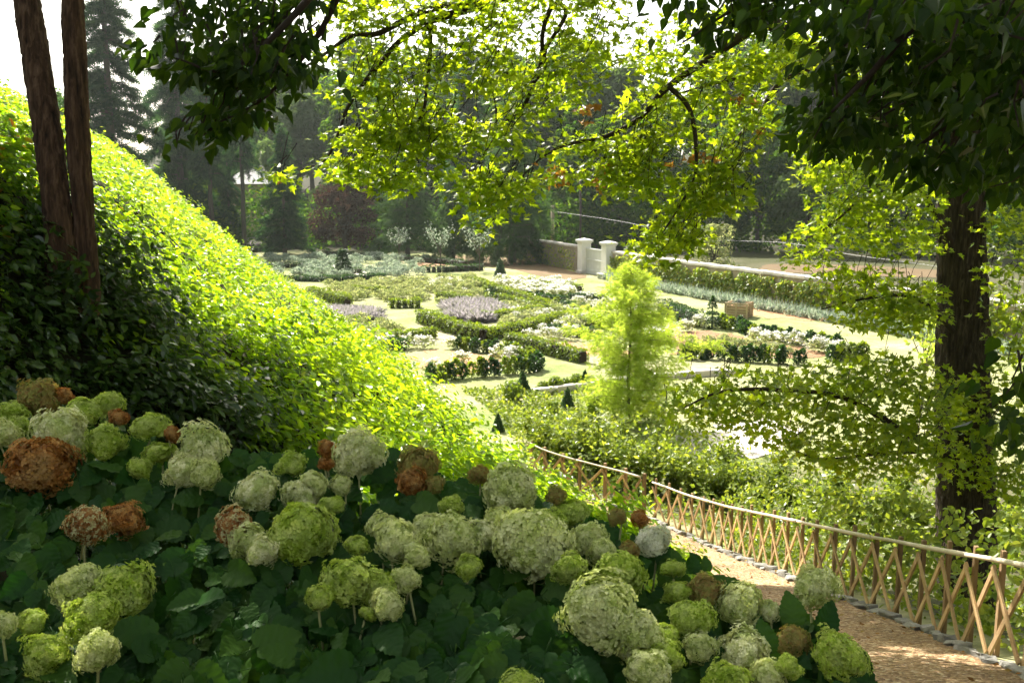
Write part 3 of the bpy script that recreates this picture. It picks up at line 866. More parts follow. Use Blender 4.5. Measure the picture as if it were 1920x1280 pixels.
g = np.random.default_rng(21)
mL, mT = MB(), MB()
GAPS = [(575, 128, 75, 26), (600, 215, 45, 55), (690, 205, 26, 24), (905, 205, 45, 30), (860, 150, 26, 22), (1120, 222, 62, 30), (1195, 20, 45, 30), (1090, 245, 30, 18), (1290, 300, 20, 42),
        (1395, 90, 22, 16), (1255, 300, 22, 50), (1080, 300, 50, 22), (980, 260, 26, 18), (1330, 205, 26, 18), (1340, 420, 40, 30), (770, 130, 14, 26), (1160, 90, 26, 16), (1430, 330, 50, 40), (1450, 420, 40, 50), (650, 110, 18, 20), (560, 260, 40, 60)]
regs = [
 ([(585, 70), (640, -20), (940, -20), (960, 90), (960, 170), (860, 180), (800, 250), (720, 250), (640, 260), (620, 200), (615, 130)], 2700, 9.95, .45, .082, 0),
 ([(615, 265), (720, 235), (850, 225), (960, 235), (1010, 300), (1000, 345), (960, 390), (935, 440), (885, 445), (890, 385), (840, 335), (790, 345), (735, 372), (690, 350), (620, 335)], 2300, 9.9, .4, .085, 3),
 ([(940, -20), (1190, -20), (1200, 60), (1180, 120), (1080, 190), (1020, 230), (950, 250), (930, 100)], 2000, 10.8, .45, .085, 5),
 ([(1190, 90), (1290, 30), (1420, 10), (1520, 70), (1510, 160), (1440, 230), (1380, 300), (1310, 260), (1240, 280), (1180, 330), (1060, 330), (1010, 290), (1100, 250), (1190, 190)], 3000, 11.1, .45, .088, 8),
 ([(1060, 270), (1240, 250), (1250, 330), (1215, 365), (1165, 372), (1130, 330), (1070, 330), (1010, 345)], 1100, 10.7, .4, .085, 9),
 ([(1270, 300), (1400, 290), (1395, 350), (1385, 395), (1310, 405), (1308, 468), (1235, 505), (1180, 450), (1240, 420)], 1700, 10.8, .4, .085, 13),
 ([(1490, 250), (1570, 235), (1640, 300), (1755, 330), (1758, 470), (1650, 482), (1600, 450), (1560, 478), (1500, 505), (1468, 480), (1520, 425), (1545, 390), (1500, 330)], 3000, 13.0, .6, .09, 17),
 ([(1240, 745), (1330, 690), (1480, 700), (1600, 660), (1760, 690), (1765, 880), (1640, 905), (1520, 880), (1440, 820), (1330, 800), (1250, 790)], 4200, 12.6, .7, .095, 23),
 ([(1530, 500), (1640, 505), (1755, 540), (1758, 640), (1660, 625), (1590, 615), (1560, 550)], 1300, 13.1, .5, .09, 29),
 ([(1760, 720), (1850, 690), (1960, 740), (1960, 960), (1860, 930), (1770, 900)], 1500, 13.2, .4, .095, 31),
 ([(1850, 330), (1960, 330), (1960, 760), (1870, 720), (1852, 560)], 1300, 13.5, .8, .095, 37),
 ([(1620, -30), (1960, -30), (1960, 360), (1760, 330), (1640, 250)], 3600, 14.4, .9, .10, 41),
 ([(505, 325), (525, 318), (540, 340), (525, 385), (505, 375)], 60, 9.8, .15, .08, 43),
]
lead = []
for poly, n, dep, ds, sz, sd_ in regs:
    P, nr, yd, s4 = poly_leaves(mL, mT, poly, n, dep, ds, sz, g, GAPS if dep < 12 else (), thr=-.3 if dep < 12 else -.7, seed=sd_)
    lead.append((P, nr, yd, s4))
P = np.concatenate([l[0] for l in lead]); nr = np.concatenate([l[1] for l in lead]); yd = np.concatenate([l[2] for l in lead]); s4 = np.concatenate([l[3] for l in lead])
rank = np.argsort(-s4 / P[:, 1])
near, rest = rank[:300], rank[300:]
cloud(mL, T_MAPLE, P[rest], nr[rest], yd[rest], s4[rest])
# unseen canopy above the frame, leaf blocks placed to shade what lies below
crown_volume(mL, T_MAPLE, 9500, (-3.2, 5.5, 12.8), (7.5, 11.6, 16.5), .19, g)
Q = g.uniform((3.6, 13.2, 9.6), (11, 19, 15.0), (14000, 3))
Q = Q[(Q[:, 0] + SXZ * Q[:, 2] > 9.8) & (N2(Q, 1.4) > -.3)][:5000]
sx, sy, zz_ = g.uniform(2.9, 6.5, 16000), g.uniform(4.9, 11.0, 16000), g.uniform(.2, 2.4, 16000)
z_ = (8.0 + .187 * sy) / (1 - .187 * SYZ) + zz_
Q2 = np.stack([sx - SXZ * z_, sy + SYZ * z_, z_], -1)  # added leaves, laid out by shadow position to shade the path
Q2 = Q2[N2(Q2, 1.3) + .4 * N1(Q2, .5) > -.5][:8000]
sx, sy, zz_ = g.uniform(6.3, 8.9, 9000), g.uniform(7.1, 11.2, 9000), g.uniform(.2, 2.2, 9000)
z_ = (8.0 + .187 * sy) / (1 - .187 * SYZ) + zz_
Q3 = np.stack([sx - SXZ * z_, sy + SYZ * z_, z_], -1)  # more leaves added to shade the low right-hand boughs
Q3 = Q3[N2(Q3, 1.2) + .4 * N1(Q3, .5) > -.15][:3600]
Q = np.vstack([Q, Q2, Q3])
cloud(mL, T_MAPLE, Q, unit(np.array([0, -.2, 1.0]) + g.normal(0, .5, Q.shape)), rdir(len(Q), -.4, g), .19 * g.uniform(.7, 1.3, len(Q)))
o = mL.build('foliage', M_maple, maple); o['kind'] = 'stuff'
mT.build('twigs', M_twig, maple)['kind'] = 'stuff'
leaf_parts(maple, single(T_MAPLE, 'leaf', M_maple), P[near], nr[near], yd[near], s4[near])
mo = MB()
for cx, cy_, w in ((1040, 325, 22), (1050, 335, 18), (1095, 207, 14), (1115, 200, 10), (1098, 232, 7), (1390, 185, 12), (1410, 190, 8), (1300, 300, 14), (1310, 290, 10), (1335, 300, 10), (1122, 350, 9), (1118, 338, 6), (1420, 245, 8), (1140, 315, 8), (1255, 308, 8), (520, 330, 8)):
    n = int(w * 1.0)
    d = 10.55 if cx < 1250 else 10.9
    P = np.array([PD(g.normal(cx, w * .6), g.normal(cy_, w * .4), d + g.normal(0, .1)) for _ in range(n)])
    cloud(mo, T_MAPLE, P, unit(np.array([0, -.5, .7]) + g.normal(0, .5, (n, 3))), rdir(n, -.6, g), g.uniform(.05, .085, n))
o = mo.build('dying_leaves', M_orange, maple); o['label'] = 'small sprays of dying orange leaves'; o['kind'] = 'stuff'

# ---------------------------------------------------------------- linden close to the camera: dark leaves at the top corners
lroot_loc = np.array([4.6, 1.2, float(gz(4.6, 1.2))])
linden = thing('linden_tree', lroot_loc, 'nearby tree whose large dark leaves hang into the top corners', 'tree')
bark_tube('trunk', [lroot_loc - (0, 0, .2), lroot_loc + (0, 0, 2), lroot_loc + (-.1, .1, 5), lroot_loc + (-.2, .2, 8)], (.3, .24, .2, .15), M_bark, linden, seg=30)
LB = [
 ([lroot_loc + (-.1, .1, 4.6), PD(2100, -300, 3.2), PD(1900, -120, 3.6), PD(1740, 20, 3.7), PD(1640, 130, 3.7), PD(1560, 210, 3.6)], (.07, .05, .035, .02, .011, .005)),
 ([lroot_loc + (-.1, .1, 4.2), PD(2150, 0, 3.4), PD(1950, 120, 3.9), PD(1800, 220, 4.0), PD(1700, 290, 4.0)], (.06, .04, .025, .014, .005)),
 ([lroot_loc + (-.2, .2, 6.4), PD(1500, -700, 3.6), PD(1000, -420, 4.2), PD(700, -160, 4.6), PD(560, 20, 4.6), PD(430, 130, 4.5), PD(330, 110, 4.4)], (.07, .055, .04, .026, .016, .009, .004)),
 ([PD(700, -160, 4.6), PD(600, 60, 4.8), PD(500, 180, 4.8), PD(400, 235, 4.7)], (.02, .013, .008, .004)),
 ([PD(1900, -120, 3.6), PD(1600, -20, 4.4), PD(1400, 10, 4.6), PD(1280, 80, 4.6)], (.02, .013, .008, .004)),
]
for pts, rad in LB:
    bark_tube('branch', pts, rad, M_twig, linden, seg=9, k=8, ridge=.02, rk=5)
g = np.random.default_rng(33)
mL, mT = MB(), MB()
lead = []
for poly, n, dep, ds, sz, sd_ in [
 ([(1470, -40), (1960, -40), (1960, 390), (1880, 370), (1800, 330), (1720, 340), (1650, 290), (1590, 270), (1540, 290), (1500, 240), (1560, 170), (1520, 90)], 3000, 4.3, .75, .054, 51),
 ([(1250, -40), (1480, -40), (1470, 30), (1380, 60), (1300, 80), (1265, 70)], 230, 4.8, .3, .06, 53),
 ([(330, -40), (610, -40), (575, 60), (590, 130), (570, 165), (530, 160), (500, 200), (440, 240), (380, 275), (330, 275), (330, 250), (400, 205), (450, 160), (400, 150), (330, 140), (305, 130), (260, 90), (320, 60)], 950, 4.8, .4, .06, 57),
 ([(1560, 10), (1960, -40), (1960, 260), (1700, 200)], 330, 3.4, .4, .055, 58),
 ([(1890, 660), (1960, 600), (1960, 860), (1900, 840), (1880, 800)], 70, 3.4, .25, .055, 59)]:
    lead.append(poly_leaves(mL, mT, poly, n, dep, ds, sz, g, (), nscale=.45, thr=-.45 if n > 1000 else -.3, seed=sd_, cl=4))
P = np.concatenate([l[0] for l in lead]); nr = np.concatenate([l[1] for l in lead]); yd = np.concatenate([l[2] for l in lead]); s4 = np.concatenate([l[3] for l in lead])
yd = unit(yd * .6 + np.array([-.2, 0, -.75])); nr = unit(np.array([0, -.6, .5]) + g.normal(0, .75, P.shape))
rank = np.argsort(-s4 / P[:, 1])
px_, py_p = project(P)
inside = (px_ > -20) & (px_ < 1940) & (py_p > -30)
rank = np.concatenate([rank[inside[rank]], rank[~inside[rank]]])
cloud(mL, T_HEART, P[rank[300:]], nr[rank[300:]], yd[rank[300:]], s4[rank[300:]])
crown_volume(mL, T_HEART, 2400, (-3.5, 2.0, 10.4), (7.5, 8.5, 13.2), .14, g, thr=.1)
o = mL.build('foliage', M_linden, linden); o['kind'] = 'stuff'
mT.build('twigs', M_twig, linden)['kind'] = 'stuff'
leaf_parts(linden, single(T_HEART, 'leaf', M_linden), P[rank[:300]], nr[rank[:300]], yd[rank[:300]], s4[rank[:300]])

# ---------------------------------------------------------------- fences
def fp(y, off=0.0):
    return np.array([float(xfence(y)) + off, y, float(ztoe(y))])
def fence_section(name, label, ys, H, lath_w, post_w):
    root = thing(name, fp(ys[len(ys) // 2]), label, 'fence')
    b = [fp(y) for y in ys]
    for i, p in enumerate(b):
        mb = MB()
        d = unit(b[min(i + 1, len(b) - 1)] - b[max(i - 1, 0)]); d[2] = 0; d = unit(d)
        ax = np.array([d, np.cross([0, 0, 1], d), [0, 0, 1]])
        hh = H + RG.uniform(.03, .10)
        cbox(mb, p + np.array([.045, 0, hh / 2 - .1]) + np.array([RG.normal(0, .01), 0, 0]), post_w / 2, post_w / 2 * .8, hh / 2 + .1, ax, RG.random(), ch=.1)
        mb.build('post', M_post, root)
    for i in range(len(b) - 1):
        for s in (0, 1):
            lo, hi = (b[i], b[i + 1]) if s else (b[i + 1], b[i])
            mb = MB()
            side = -.012 - .022 * s
            a = lo + np.array([side, 0, .03 + RG.normal(0, .012)]); c = hi + np.array([side, 0, H - .09 + RG.normal(0, .015)])
            dv = unit(c - a)
            nrm = unit(np.cross(dv, [0, 0, 1.0]))
            ax = np.array([dv, np.cross(nrm, dv), nrm])
            L = np.linalg.norm(c - a)
            cbox(mb, (a + c) / 2, L / 2, lath_w / 2, .010, ax, RG.random(), ch=.2)
            mb.build('lath', M_lath, root)
    # pale rail in lengths of about three metres
    k = 4 if len(b) > 10 else 3
    for i in range(0, len(b) - 1, k):
        seg_ = b[i:min(i + k, len(b) - 1) + 1]
        P = spline([q + np.array([-.03, 0, H - .01 + RG.normal(0, .003)]) for q in seg_], 4) if len(seg_) > 1 else None
        mb = MB()
        tube(mb, P, np.linspace(.027, .021, len(P)), 9, ridge=.03)
        mb.build('rail', M_rail, root, smoothed=True)
    return root
fence_section('lattice_fence', 'close lattice fence of chestnut laths with pale rail beside the gravel path', list(np.arange(6.3, 22.5, .64)), .90, .056, .05)
fence_section('lattice_fence', 'open cross braced end of the fence below the ivy bank', [22.75, 23.3, 23.85, 24.5, 24.95, 25.6, 26.4], .94, .06, .075)

# ---------------------------------------------------------------- hydrangeas
def head_mesh(seed, n=520):
    g = np.random.default_rng(seed)
    mb = MB()
    i = np.arange(n) + .5
    ph = np.arccos(1 - 1.86 * i / n)
    th = math.pi * (1 + 5 ** .5) * i
    D = np.stack([np.cos(th) * np.sin(ph), np.sin(th) * np.sin(ph), np.cos(ph)], -1)
    nz = Noise(seed + 90)
    rad = .43 * (1 + .15 * nz(D, 1.5) + .07 * nz(D, .5)) + g.normal(0, .016, n)
    P = D * rad[:, None] * np.array([1, g.uniform(.88, 1.08), g.uniform(.80, .98)])
    nr = unit(D + g.normal(0, .22, D.shape))
    petal = T([(0, .05, .0), (-.36, .42, .14), (-.16, .86, .05), (.16, .86, .05), (.36, .42, .14), (0, .5, -.04)], [[(0, 5, 2, 1), (0, 4, 3, 5)], [(5, 3, 2)]])
    base = unit(np.cross(nr, rdir(n, 0, g)))
    side = np.cross(nr, base)
    rr = g.random(n)
    sz_ = g.uniform(.65, 1.25, n)
    for k in range(4):
        a = k * math.pi / 2
        yd = base * math.cos(a) + side * math.sin(a) + nr * g.normal(.12, .16, (n, 1))
        cloud(mb, petal, P, unit(nr + g.normal(0, .16, nr.shape)), yd, .063 * sz_, (rr + g.normal(0, .05, n)).clip(0, .999))
    # flower stalks inside
    for k in range(22):
        j = int(k * n / 22)
        tube(mb, np.array([(0, 0, -.42), P[j] * .5 + (0, 0, -.08), P[j] * .93]), [.016, .012, .008], 3, rnd=.1, cap=False)
    # inner florets so the ball is not see-through
    Q = D[::2] * (rad[::2, None] * .82) * np.array([1, 1, .82])
    cloud(mb, petal, Q, D[::2], rdir(len(Q), 0, g), .12, g.random(len(Q)) * .12)
    cloud(mb, petal, Q, D[::2], rdir(len(Q), 0, g), .12, g.random(len(Q)) * .12)
    return mb.mesh('flower_head', FLOW['green'])
HEADM = [head_mesh(s) for s in range(9)]

def hleaf_mesh(seed):
    """ovate, toothed, veined leaf with a cupped blade and drooping tip"""
    g = np.random.default_rng(seed)
    m = 19
    u = np.linspace(0, 1, m)
    w = .40 * np.sin(math.pi * np.clip(u * .93 + .07, 0, 1) ** .72) ** .8
    w[-1] = 0
    mb = MB()
    V, Fc = [], []
    cup, droop = g.uniform(.08, .3), g.uniform(.12, .4)
    for i in range(m):
        tooth = .020 * (1 if i % 2 else -1) if 0 < i < m - 1 else 0
        for k, sx in enumerate((-1, -.5, 0, .5, 1)):
            ww = max(w[i] + (tooth if abs(sx) == 1 else 0), 0)
            x = sx * ww
            z = cup * abs(x) + (-.02 if sx == 0 else 0) + .02 * math.sin(i * 1.3) * abs(sx) - droop * u[i] ** 2 * .6
            V.append((x, u[i] - .05 * abs(sx) * (1 - u[i]), z))
    for i in range(m - 1):
        for k in range(4):
            a = i * 5 + k
            Fc.append((a, a + 1, a + 6, a + 5))
    mb.add(V, np.array(Fc), 0.0)
    Vs = [(0, -.35, -.02), (0, -.15, .01), (0, .05, 0)]
    tube(mb, Vs, [.014, .012, .01], 5, rnd=.0)
    return mb.mesh('leaf', M_hleaf, smoothed=True)
HLM = [hleaf_mesh(s) for s in range(5)]

HEADS = [(80, 875, 140, 'rust'), (72, 748, 85, 'olive'), (118, 742, 42, 'rust'), (160, 768, 70, 'green'), (200, 757, 62, 'green'), (112, 812, 112, 'cream'),
 (22, 775, 66, 'green'), (8, 815, 60, 'pale'), (35, 800, 50, 'green'), (222, 782, 40, 'rust'), (198, 828, 80, 'green'), (280, 799, 76, 'green'), (322, 812, 36, 'rust'),
 (300, 850, 64, 'green'), (263, 876, 50, 'green'), (378, 842, 108, 'cream'), (345, 888, 72, 'cream'), (672, 852, 102, 'cream'), (480, 922, 92, 'cream'),
 (545, 870, 62, 'green'), (566, 932, 78, 'cream'), (588, 903, 60, 'pale'), (616, 842, 40, 'rust'), (612, 870, 34, 'rust'), (165, 985, 82, 'mixed'), (230, 975, 80, 'rust'),
 (438, 988, 78, 'mixed'), (466, 1016, 76, 'pale'), (492, 1034, 66, 'cream'), (565, 1000, 134, 'green'), (145, 1096, 106, 'pale'), (228, 1106, 128, 'green'),
 (172, 1158, 110, 'green'), (182, 1218, 88, 'pale'), (88, 1228, 92, 'green'), (6, 1170, 56, 'pale'), (650, 1090, 104, 'green'), (712, 1104, 90, 'green'), (726, 1134, 70, 'pale'),
 (744, 1012, 102, 'pale'), (722, 990, 70, 'pale'), (785, 872, 84, 'olive'), (772, 905, 62, 'rust'), (850, 1012, 112, 'pale'), (956, 918, 114, 'pale'), (1000, 1022, 164, 'pale'), (905, 1002, 74, 'cream'),
 (846, 946, 52, 'green'), (1070, 960, 82, 'green'), (1102, 1010, 76, 'pale'), (1226, 1012, 74, 'white'), (1162, 1076, 108, 'green'), (1128, 1152, 156, 'pale'), (1196, 1192, 110, 'pale'),
 (1296, 1160, 94, 'green'), (1322, 1106, 76, 'olive'), (1388, 1132, 94, 'pale'), (1440, 1142, 48, 'cream'), (1525, 1102, 96, 'pale'), (1394, 1220, 104, 'cream'), (1485, 1206, 80, 'olive'),
 (1576, 1230, 110, 'green'), (1216, 1258, 96, 'pale'), (1365, 1282, 96, 'green'), (1262, 1066, 54, 'green'), (900, 890, 46, 'olive'),
 (672, 1020, 52, 'green'), (1158, 968, 42, 'olive'), (1200, 972, 40, 'rust'), (1042, 928, 44, 'olive'), (972, 1284, 76, 'green'), (640, 910, 44, 'pale'),
 (780, 1040, 60, 'pale'), (690, 1150, 40, 'green'), (1180, 1030, 40, 'olive'), (1250, 1190, 60, 'green'), (1480, 1250, 60, 'green'), (1270, 1110, 60, 'green'),
 (816, 908, 42, 'olive'), (934, 978, 62, 'pale'), (1150, 1122, 66, 'pale'), (1245, 1226, 84, 'green'), (1312, 1212, 70, 'pale'), (384, 888, 62, 'pale'), (800, 985, 68, 'pale'), (1066, 1064, 72, 'green'), (622, 946, 52, 'green'), (1040, 975, 60, 'green'), (1130, 1035, 56, 'pale'), (60, 1165, 60, 'green'), (600, 1120, 56, 'green'), (760, 1085, 60, 'pale'), (1440, 1262, 70, 'pale'), (880, 1062, 56, 'green')]
PLANTS = [
 ((70, 870), 'hydrangea with one big round rust brown flower head at the left edge'),
 ((90, 770), 'hydrangea with olive and cream heads furthest back at the left'),
 ((230, 800), 'hydrangea with small lime and tiny rust heads below the shaded ivy'),
 ((365, 865), 'hydrangea with a tall two lobed cream flower head above dark leaves'),
 ((200, 985), 'hydrangea with a pair of touching rust and buff flower heads'),
 ((165, 1150), 'hydrangea with stacked lime and pale green heads in the lower left corner'),
 ((455, 1000), 'hydrangea with rust, pale and white heads clustered left of a lime head'),
 ((565, 1010), 'hydrangea with a single wide bright lime flower head'),
 ((510, 905), 'hydrangea with speckled cream heads and a small lime head behind'),
 ((655, 855), 'hydrangea with a round cream head beside two tiny rust heads'),
 ((690, 1105), 'hydrangea with arching lime and pale heads over hollow stems'),
 ((785, 890), 'hydrangea with an olive flower head rusty on its lower half'),
 ((790, 1010), 'hydrangea with two pale green heads side by side at mid bed'),
 ((950, 915), 'hydrangea with a pale green head nearest the foot of the ivy bank'),
 ((990, 1030), 'hydrangea with the widest pale green head in the bed centre'),
 ((1140, 1170), 'hydrangea with the nearest blurred pale green heads at bottom centre'),
 ((1090, 985), 'hydrangea with small lime and olive heads before the cross braced fence'),
 ((1225, 1010), 'hydrangea with one white globe head against the gravel path'),
 ((1180, 1075), 'hydrangea with a conical lime green head below the white globe'),
 ((1310, 1130), 'hydrangea with lime and olive heads beside the gravel path'),
 ((1400, 1180), 'hydrangea with cream heads overlapping the brown gravel path'),
 ((1530, 1180), 'hydrangea with the rightmost heads, one raised alone over the path'),
]
def hdepth(py, px):
    d = float(np.interp(py, [740, 800, 900, 1000, 1100, 1200, 1290], [4.3, 3.95, 3.5, 3.1, 2.75, 2.45, 2.2]))
    return d * (1 + .10 * max(0, (px - 1000) / 600))
g = np.random.default_rng(44)
pc = np.array([p[0] for p in PLANTS], float)
hp = []
for i, (x, y, d, c) in enumerate(HEADS):
    k = int(np.argmin(((pc - (x, y)) ** 2 * (1, 1.3)).sum(1)))
    hp.append(k)
roots = []
for k, (c, lab) in enumerate(PLANTS):
    dd = hdepth(c[1] + 60, c[0]) + .12
    p = PD(c[0], c[1] + 60, dd)
    zg = min(float(gz(p[0], p[1])), p[2] - .35)
    roots.append(thing('hydrangea', (p[0], p[1], zg), lab, 'hydrangea', 'hydrangeas in the foreground bed'))
for i, (x, y, dpx, c) in enumerate(HEADS):
    r = roots[hp[i]]
    dep = hdepth(y, x) + g.normal(0, .04)
    P = PD(x, y, dep)
    dia = dpx * dep / F
    lean = np.array([g.normal(0, .35), g.normal(-.12, .25), 1.0])
    q = Vector(lean).to_track_quat('Z', 'Y') @ Matrix.Rotation(g.uniform(0, 6.28), 3, 'Z').to_quaternion()
    flat = .8 if (dpx < 90 and c == 'green') else 1.0
    o = inst('flower_head', HEADM[(i * 5 + 2) % 9], r, P - np.array(r.location), q.to_euler(), (dia * 1.05, dia * 1.05, dia * 1.05 * flat * g.uniform(.88, 1.08)), FLOW[c])
    o['label'] = {'rust': 'dried rust brown flower head', 'mixed': 'half dried rust and buff flower head', 'olive': 'fading olive flower head', 'green': 'lime green flower head', 'pale': 'pale green flower head', 'cream': 'cream flower head', 'white': 'white flower head'}[c]
    base = np.array(r.location) + np.array([g.normal(0, .08), g.normal(0, .06), 0])
    top = P - unit(lean) * dia * .36
    mid = (base + top) / 2 + np.array([g.normal(0, .06), g.normal(0, .05), .12])
    mb = MB()
    tube(mb, spline([base, mid, top], 6), np.linspace(.0055, .0035, 13), 6, g=g)
    mb.build('stem', M_stem, r, smoothed=True)
BED = [(-60, 790), (60, 770), (240, 800), (330, 830), (420, 850), (560, 850), (720, 850), (880, 900), (1000, 930), (1150, 985), (1230, 1010), (1290, 1080), (1420, 1130), (1500, 1160), (1590, 1200), (1640, 1290), (-60, 1290)]
NL = 2000
cnt = np.zeros(len(PLANTS), int)
while NL > 0:
    x, y = g.uniform(-60, 1640), g.uniform(770, 1340)
    if not inpoly(np.array([x]), np.array([min(y, 1288)]), BED)[0]:
        continue
    k = int(np.argmin(((pc - (x, y - 40)) ** 2).sum(1)))
    NL -= 1
    if cnt[k] >= 290:
        continue
    cnt[k] += 1
    back = abs(g.normal(0, .22))
    dep = hdepth(y, x) + .10 + back
    P = PD(x, y, dep)
    az = g.uniform(0, 6.28)
    yd = np.array([math.cos(az), math.sin(az) * .6 - .3, g.uniform(-1.5, -.1)])
    n_ = unit(np.array([g.normal(0, .45), -.6 + g.normal(0, .35), .7]))
    Y = unit(yd - (yd @ n_) * n_)
    X = np.cross(Y, n_)
    M = Matrix(((X[0], Y[0], n_[0]), (X[1], Y[1], n_[1]), (X[2], Y[2], n_[2])))
    s4 = g.uniform(.06, .135)
    inst('leaf', HLM[int(g.integers(5))], roots[k], P - np.array(roots[k].location), M.to_euler(), float(s4))
# two dark upright leaves and the small dark sprig seen against the path
for x, y, s4, k in ((1490, 1150, .10, 21), (1540, 1165, .11, 21), (1440, 1200, .09, 20), (1290, 1040, .05, 19), (1300, 1055, .06, 19), (1325, 1050, .05, 19), (1270, 1035, .05, 19), (1310, 1035, .045, 19)):
    P = PD(x, y + 20, hdepth(y, x))
    n_ = unit(np.array([g.normal(0, .2), -.9, .3])); yd = np.array([g.normal(0, .5), 0, 1.0])
    Y = unit(yd - (yd @ n_) * n_); X = np.cross(Y, n_)
    M = Matrix(((X[0], Y[0], n_[0]), (X[1], Y[1], n_[1]), (X[2], Y[2], n_[2])))
    inst('leaf', HLM[k % 5], roots[k], P - np.array(roots[k].location), M.to_euler(), s4)

# ---------------------------------------------------------------- far trees
def conifer_mesh(seed, h=26.0, r=4.6, base=.06, n=10000, droop=.5, mat=None, size=1.0, top=.12):
    g = np.random.default_rng(seed)
    tr, fo = MB(), MB()
    tp = np.array([(g.normal(0, .05), g.normal(0, .05), z) for z in np.linspace(-.5, h * .96, 12)])
    tube(tr, tp, np.linspace(.42, .05, 12), 10, ridge=.05)
    nb = 110
    P, Y, Nn, S = [], [], [], []
    for b in range(nb):
        u = base + (1 - base) * (b + g.random()) / nb
        if g.random() < .12: continue
        z = u * h
        L = r * (1 - u) ** .75 * g.uniform(.55, 1.15) + top
        az = b * 2.4 + g.normal(0, .3)
        d = np.array([math.cos(az), math.sin(az), 0])
        m = max(4, int(n / nb * (L / r) * 1.7))
        v = g.random(m) ** .7
        side = np.array([-d[1], d[0], 0])
        spread = g.normal(0, .24, m) * L * .45 * (1 - .5 * v)
        zz = z + L * (.10 * v - droop * v * v) + g.normal(0, .12, m)
        p = d[None] * (v * L)[:, None] + side[None] * spread[:, None]
        p[:, 2] = zz
        P.append(p)
        yd = d[None] * .8 + side[None] * g.normal(0, .7, (m, 1)) + np.array([0, 0, -.55])
        Y.append(yd)
        Nn.append(unit(np.array([0, 0, .6]) + g.normal(0, .8, (m, 3))))
        S.append(size * g.uniform(.6, 1.25, m))
        if b % 2 == 0:
            tube(tr, np.array([(0, 0, z), d * L * .5 + (0, 0, z + L * .03), d * L * .95 + (0, 0, z + L * (.1 - droop) * .9)]), [.07, .045, .015], 4, cap=False)
    cloud(fo, T_SPRAY, np.concatenate(P), np.concatenate(Nn), np.concatenate(Y), np.concatenate(S), g=g)
    return tr.mesh('trunk', M_farbark, smoothed=True), fo.mesh('crown', mat or M_conif)

def broad_mesh(seed, h=20.0, r=6.0, base=.16, n=10000, mat=None, size=.62, lobes=26, tm=T_OVAL, trunk=.35):
    g = np.random.default_rng(seed)
    tr, fo = MB(), MB()
    tp = np.array([(g.normal(0, .12), g.normal(0, .12), z) for z in np.linspace(-.5, h * .6, 8)])
    tube(tr, tp, np.linspace(trunk, trunk * .4, 8), 10, ridge=.06)
    P, D = [], []
    for k in range(lobes):
        u = g.uniform(base, .95)
        env = math.sin(math.pi * min(1, (u - base) / (1 - base) * .86 + .12)) ** .6
        a = g.uniform(0, 6.28); q = r * env * g.uniform(.25, .85)
        c = np.array([q * math.cos(a), q * math.sin(a), u * h])
        rl = r * g.uniform(.22, .42)
        m = n // lobes
        d = rdir(m, .35, g)
        rad = rl * (.55 + .5 * g.random(m) ** .5)
        p = c + d * rad[:, None] * np.array([1, 1, .75])
        P.append(p); D.append(d)
        tube(tr, spline([(0, 0, h * g.uniform(base * .6, .5)), c * .5 + (0, 0, h * .2), c], 3), np.linspace(trunk * .35, .03, 7), 5, cap=False)
    P, D = np.concatenate(P), np.concatenate(D)
    cloud(fo, tm, P, unit(D + np.array([0, 0, .5]) + g.normal(0, .5, D.shape)), rdir(len(P), -.5, g), size * g.uniform(.6, 1.3, len(P)), g=g)
    return tr.mesh('trunk', M_farbark, smoothed=True), fo.mesh('crown', mat or M_wood)

CON = [conifer_mesh(s, r=4.2 + .5 * s, droop=(.45, .6, .35)[s]) for s in range(3)]
CONT = conifer_mesh(7, base=.34, r=4.2, n=4200, droop=.5)
CED = [conifer_mesh(20 + s, h=15, r=6.2, base=.10, n=6000, droop=(.30, .75)[s], mat=M_cedar, size=.95, top=.6) for s in range(2)]
BRO = [broad_mesh(40 + s, h=20, r=(6.5, 5.5, 7.5)[s]) for s in range(3)]
BPALE = broad_mesh(50, h=20, r=6.0, mat=M_pale)
PUR = broad_mesh(51, h=9, r=4.6, base=.2, n=7000, mat=M_purple, size=.34, lobes=30, trunk=.3)
SILV = broad_mesh(52, h=4.6, r=2.3, base=.05, n=3600, mat=M_sage, size=.24, lobes=22, trunk=.1, tm=T_DIA)

def far_tree(var, name, px, y, h, href, label, cat='tree', group=None, wid=1.0, x=None):
    xx = (px - 960) / F * (y * CP + CZ * SP) if x is None else x
    s = h / href
    o = thing(name, (xx, y, float(gz(xx, y))), label, cat, group, rz=float(RG.uniform(0, 6.28)), sc=(s * wid, s * wid, s))
    inst('trunk', var[0], o); inst('crown', var[1], o)
    return o
far_tree(CON[0], 'spruce_tree', 222, 112, 30, 26, 'tall blue green spruce just right of the two brown trunks', wid=1.3)
far_tree(CON[1], 'spruce_tree', 345, 126, 34, 26, 'tall grey green spruce rising above the ivy bank beside the first spruce', wid=1.05)
far_tree(CONT, 'spruce_tree', 400, 116, 25, 26, 'spruce with bare reddish lower trunk at the end of the bank', wid=.8)
far_tree(CONT, 'pine_tree', 460, 118, 30, 26, 'pine with tall pale grey trunk standing before the ochre house', wid=.62)
far_tree(CON[1], 'spruce_tree', 432, 128, 17, 26, 'dark spruce directly in front of the ochre house', wid=.7)
far_tree(CON[2], 'spruce_tree', 535, 116, 15, 26, 'shorter dark spruce with low branches left of the purple tree', wid=1.1)
far_tree(PUR, 'purple_leaved_tree', 648, 116, 8.8, 9, 'round dark purple leaved tree on the far lawn')
far_tree(CED[0], 'cedar_tree', 765, 112, 11.5, 15, 'dark spreading cedar right of the purple tree', wid=.95)
far_tree(CED[0], 'cedar_tree', 850, 106, 9.5, 15, 'pale green cedar with flat layered branches near the far wall', wid=.8)
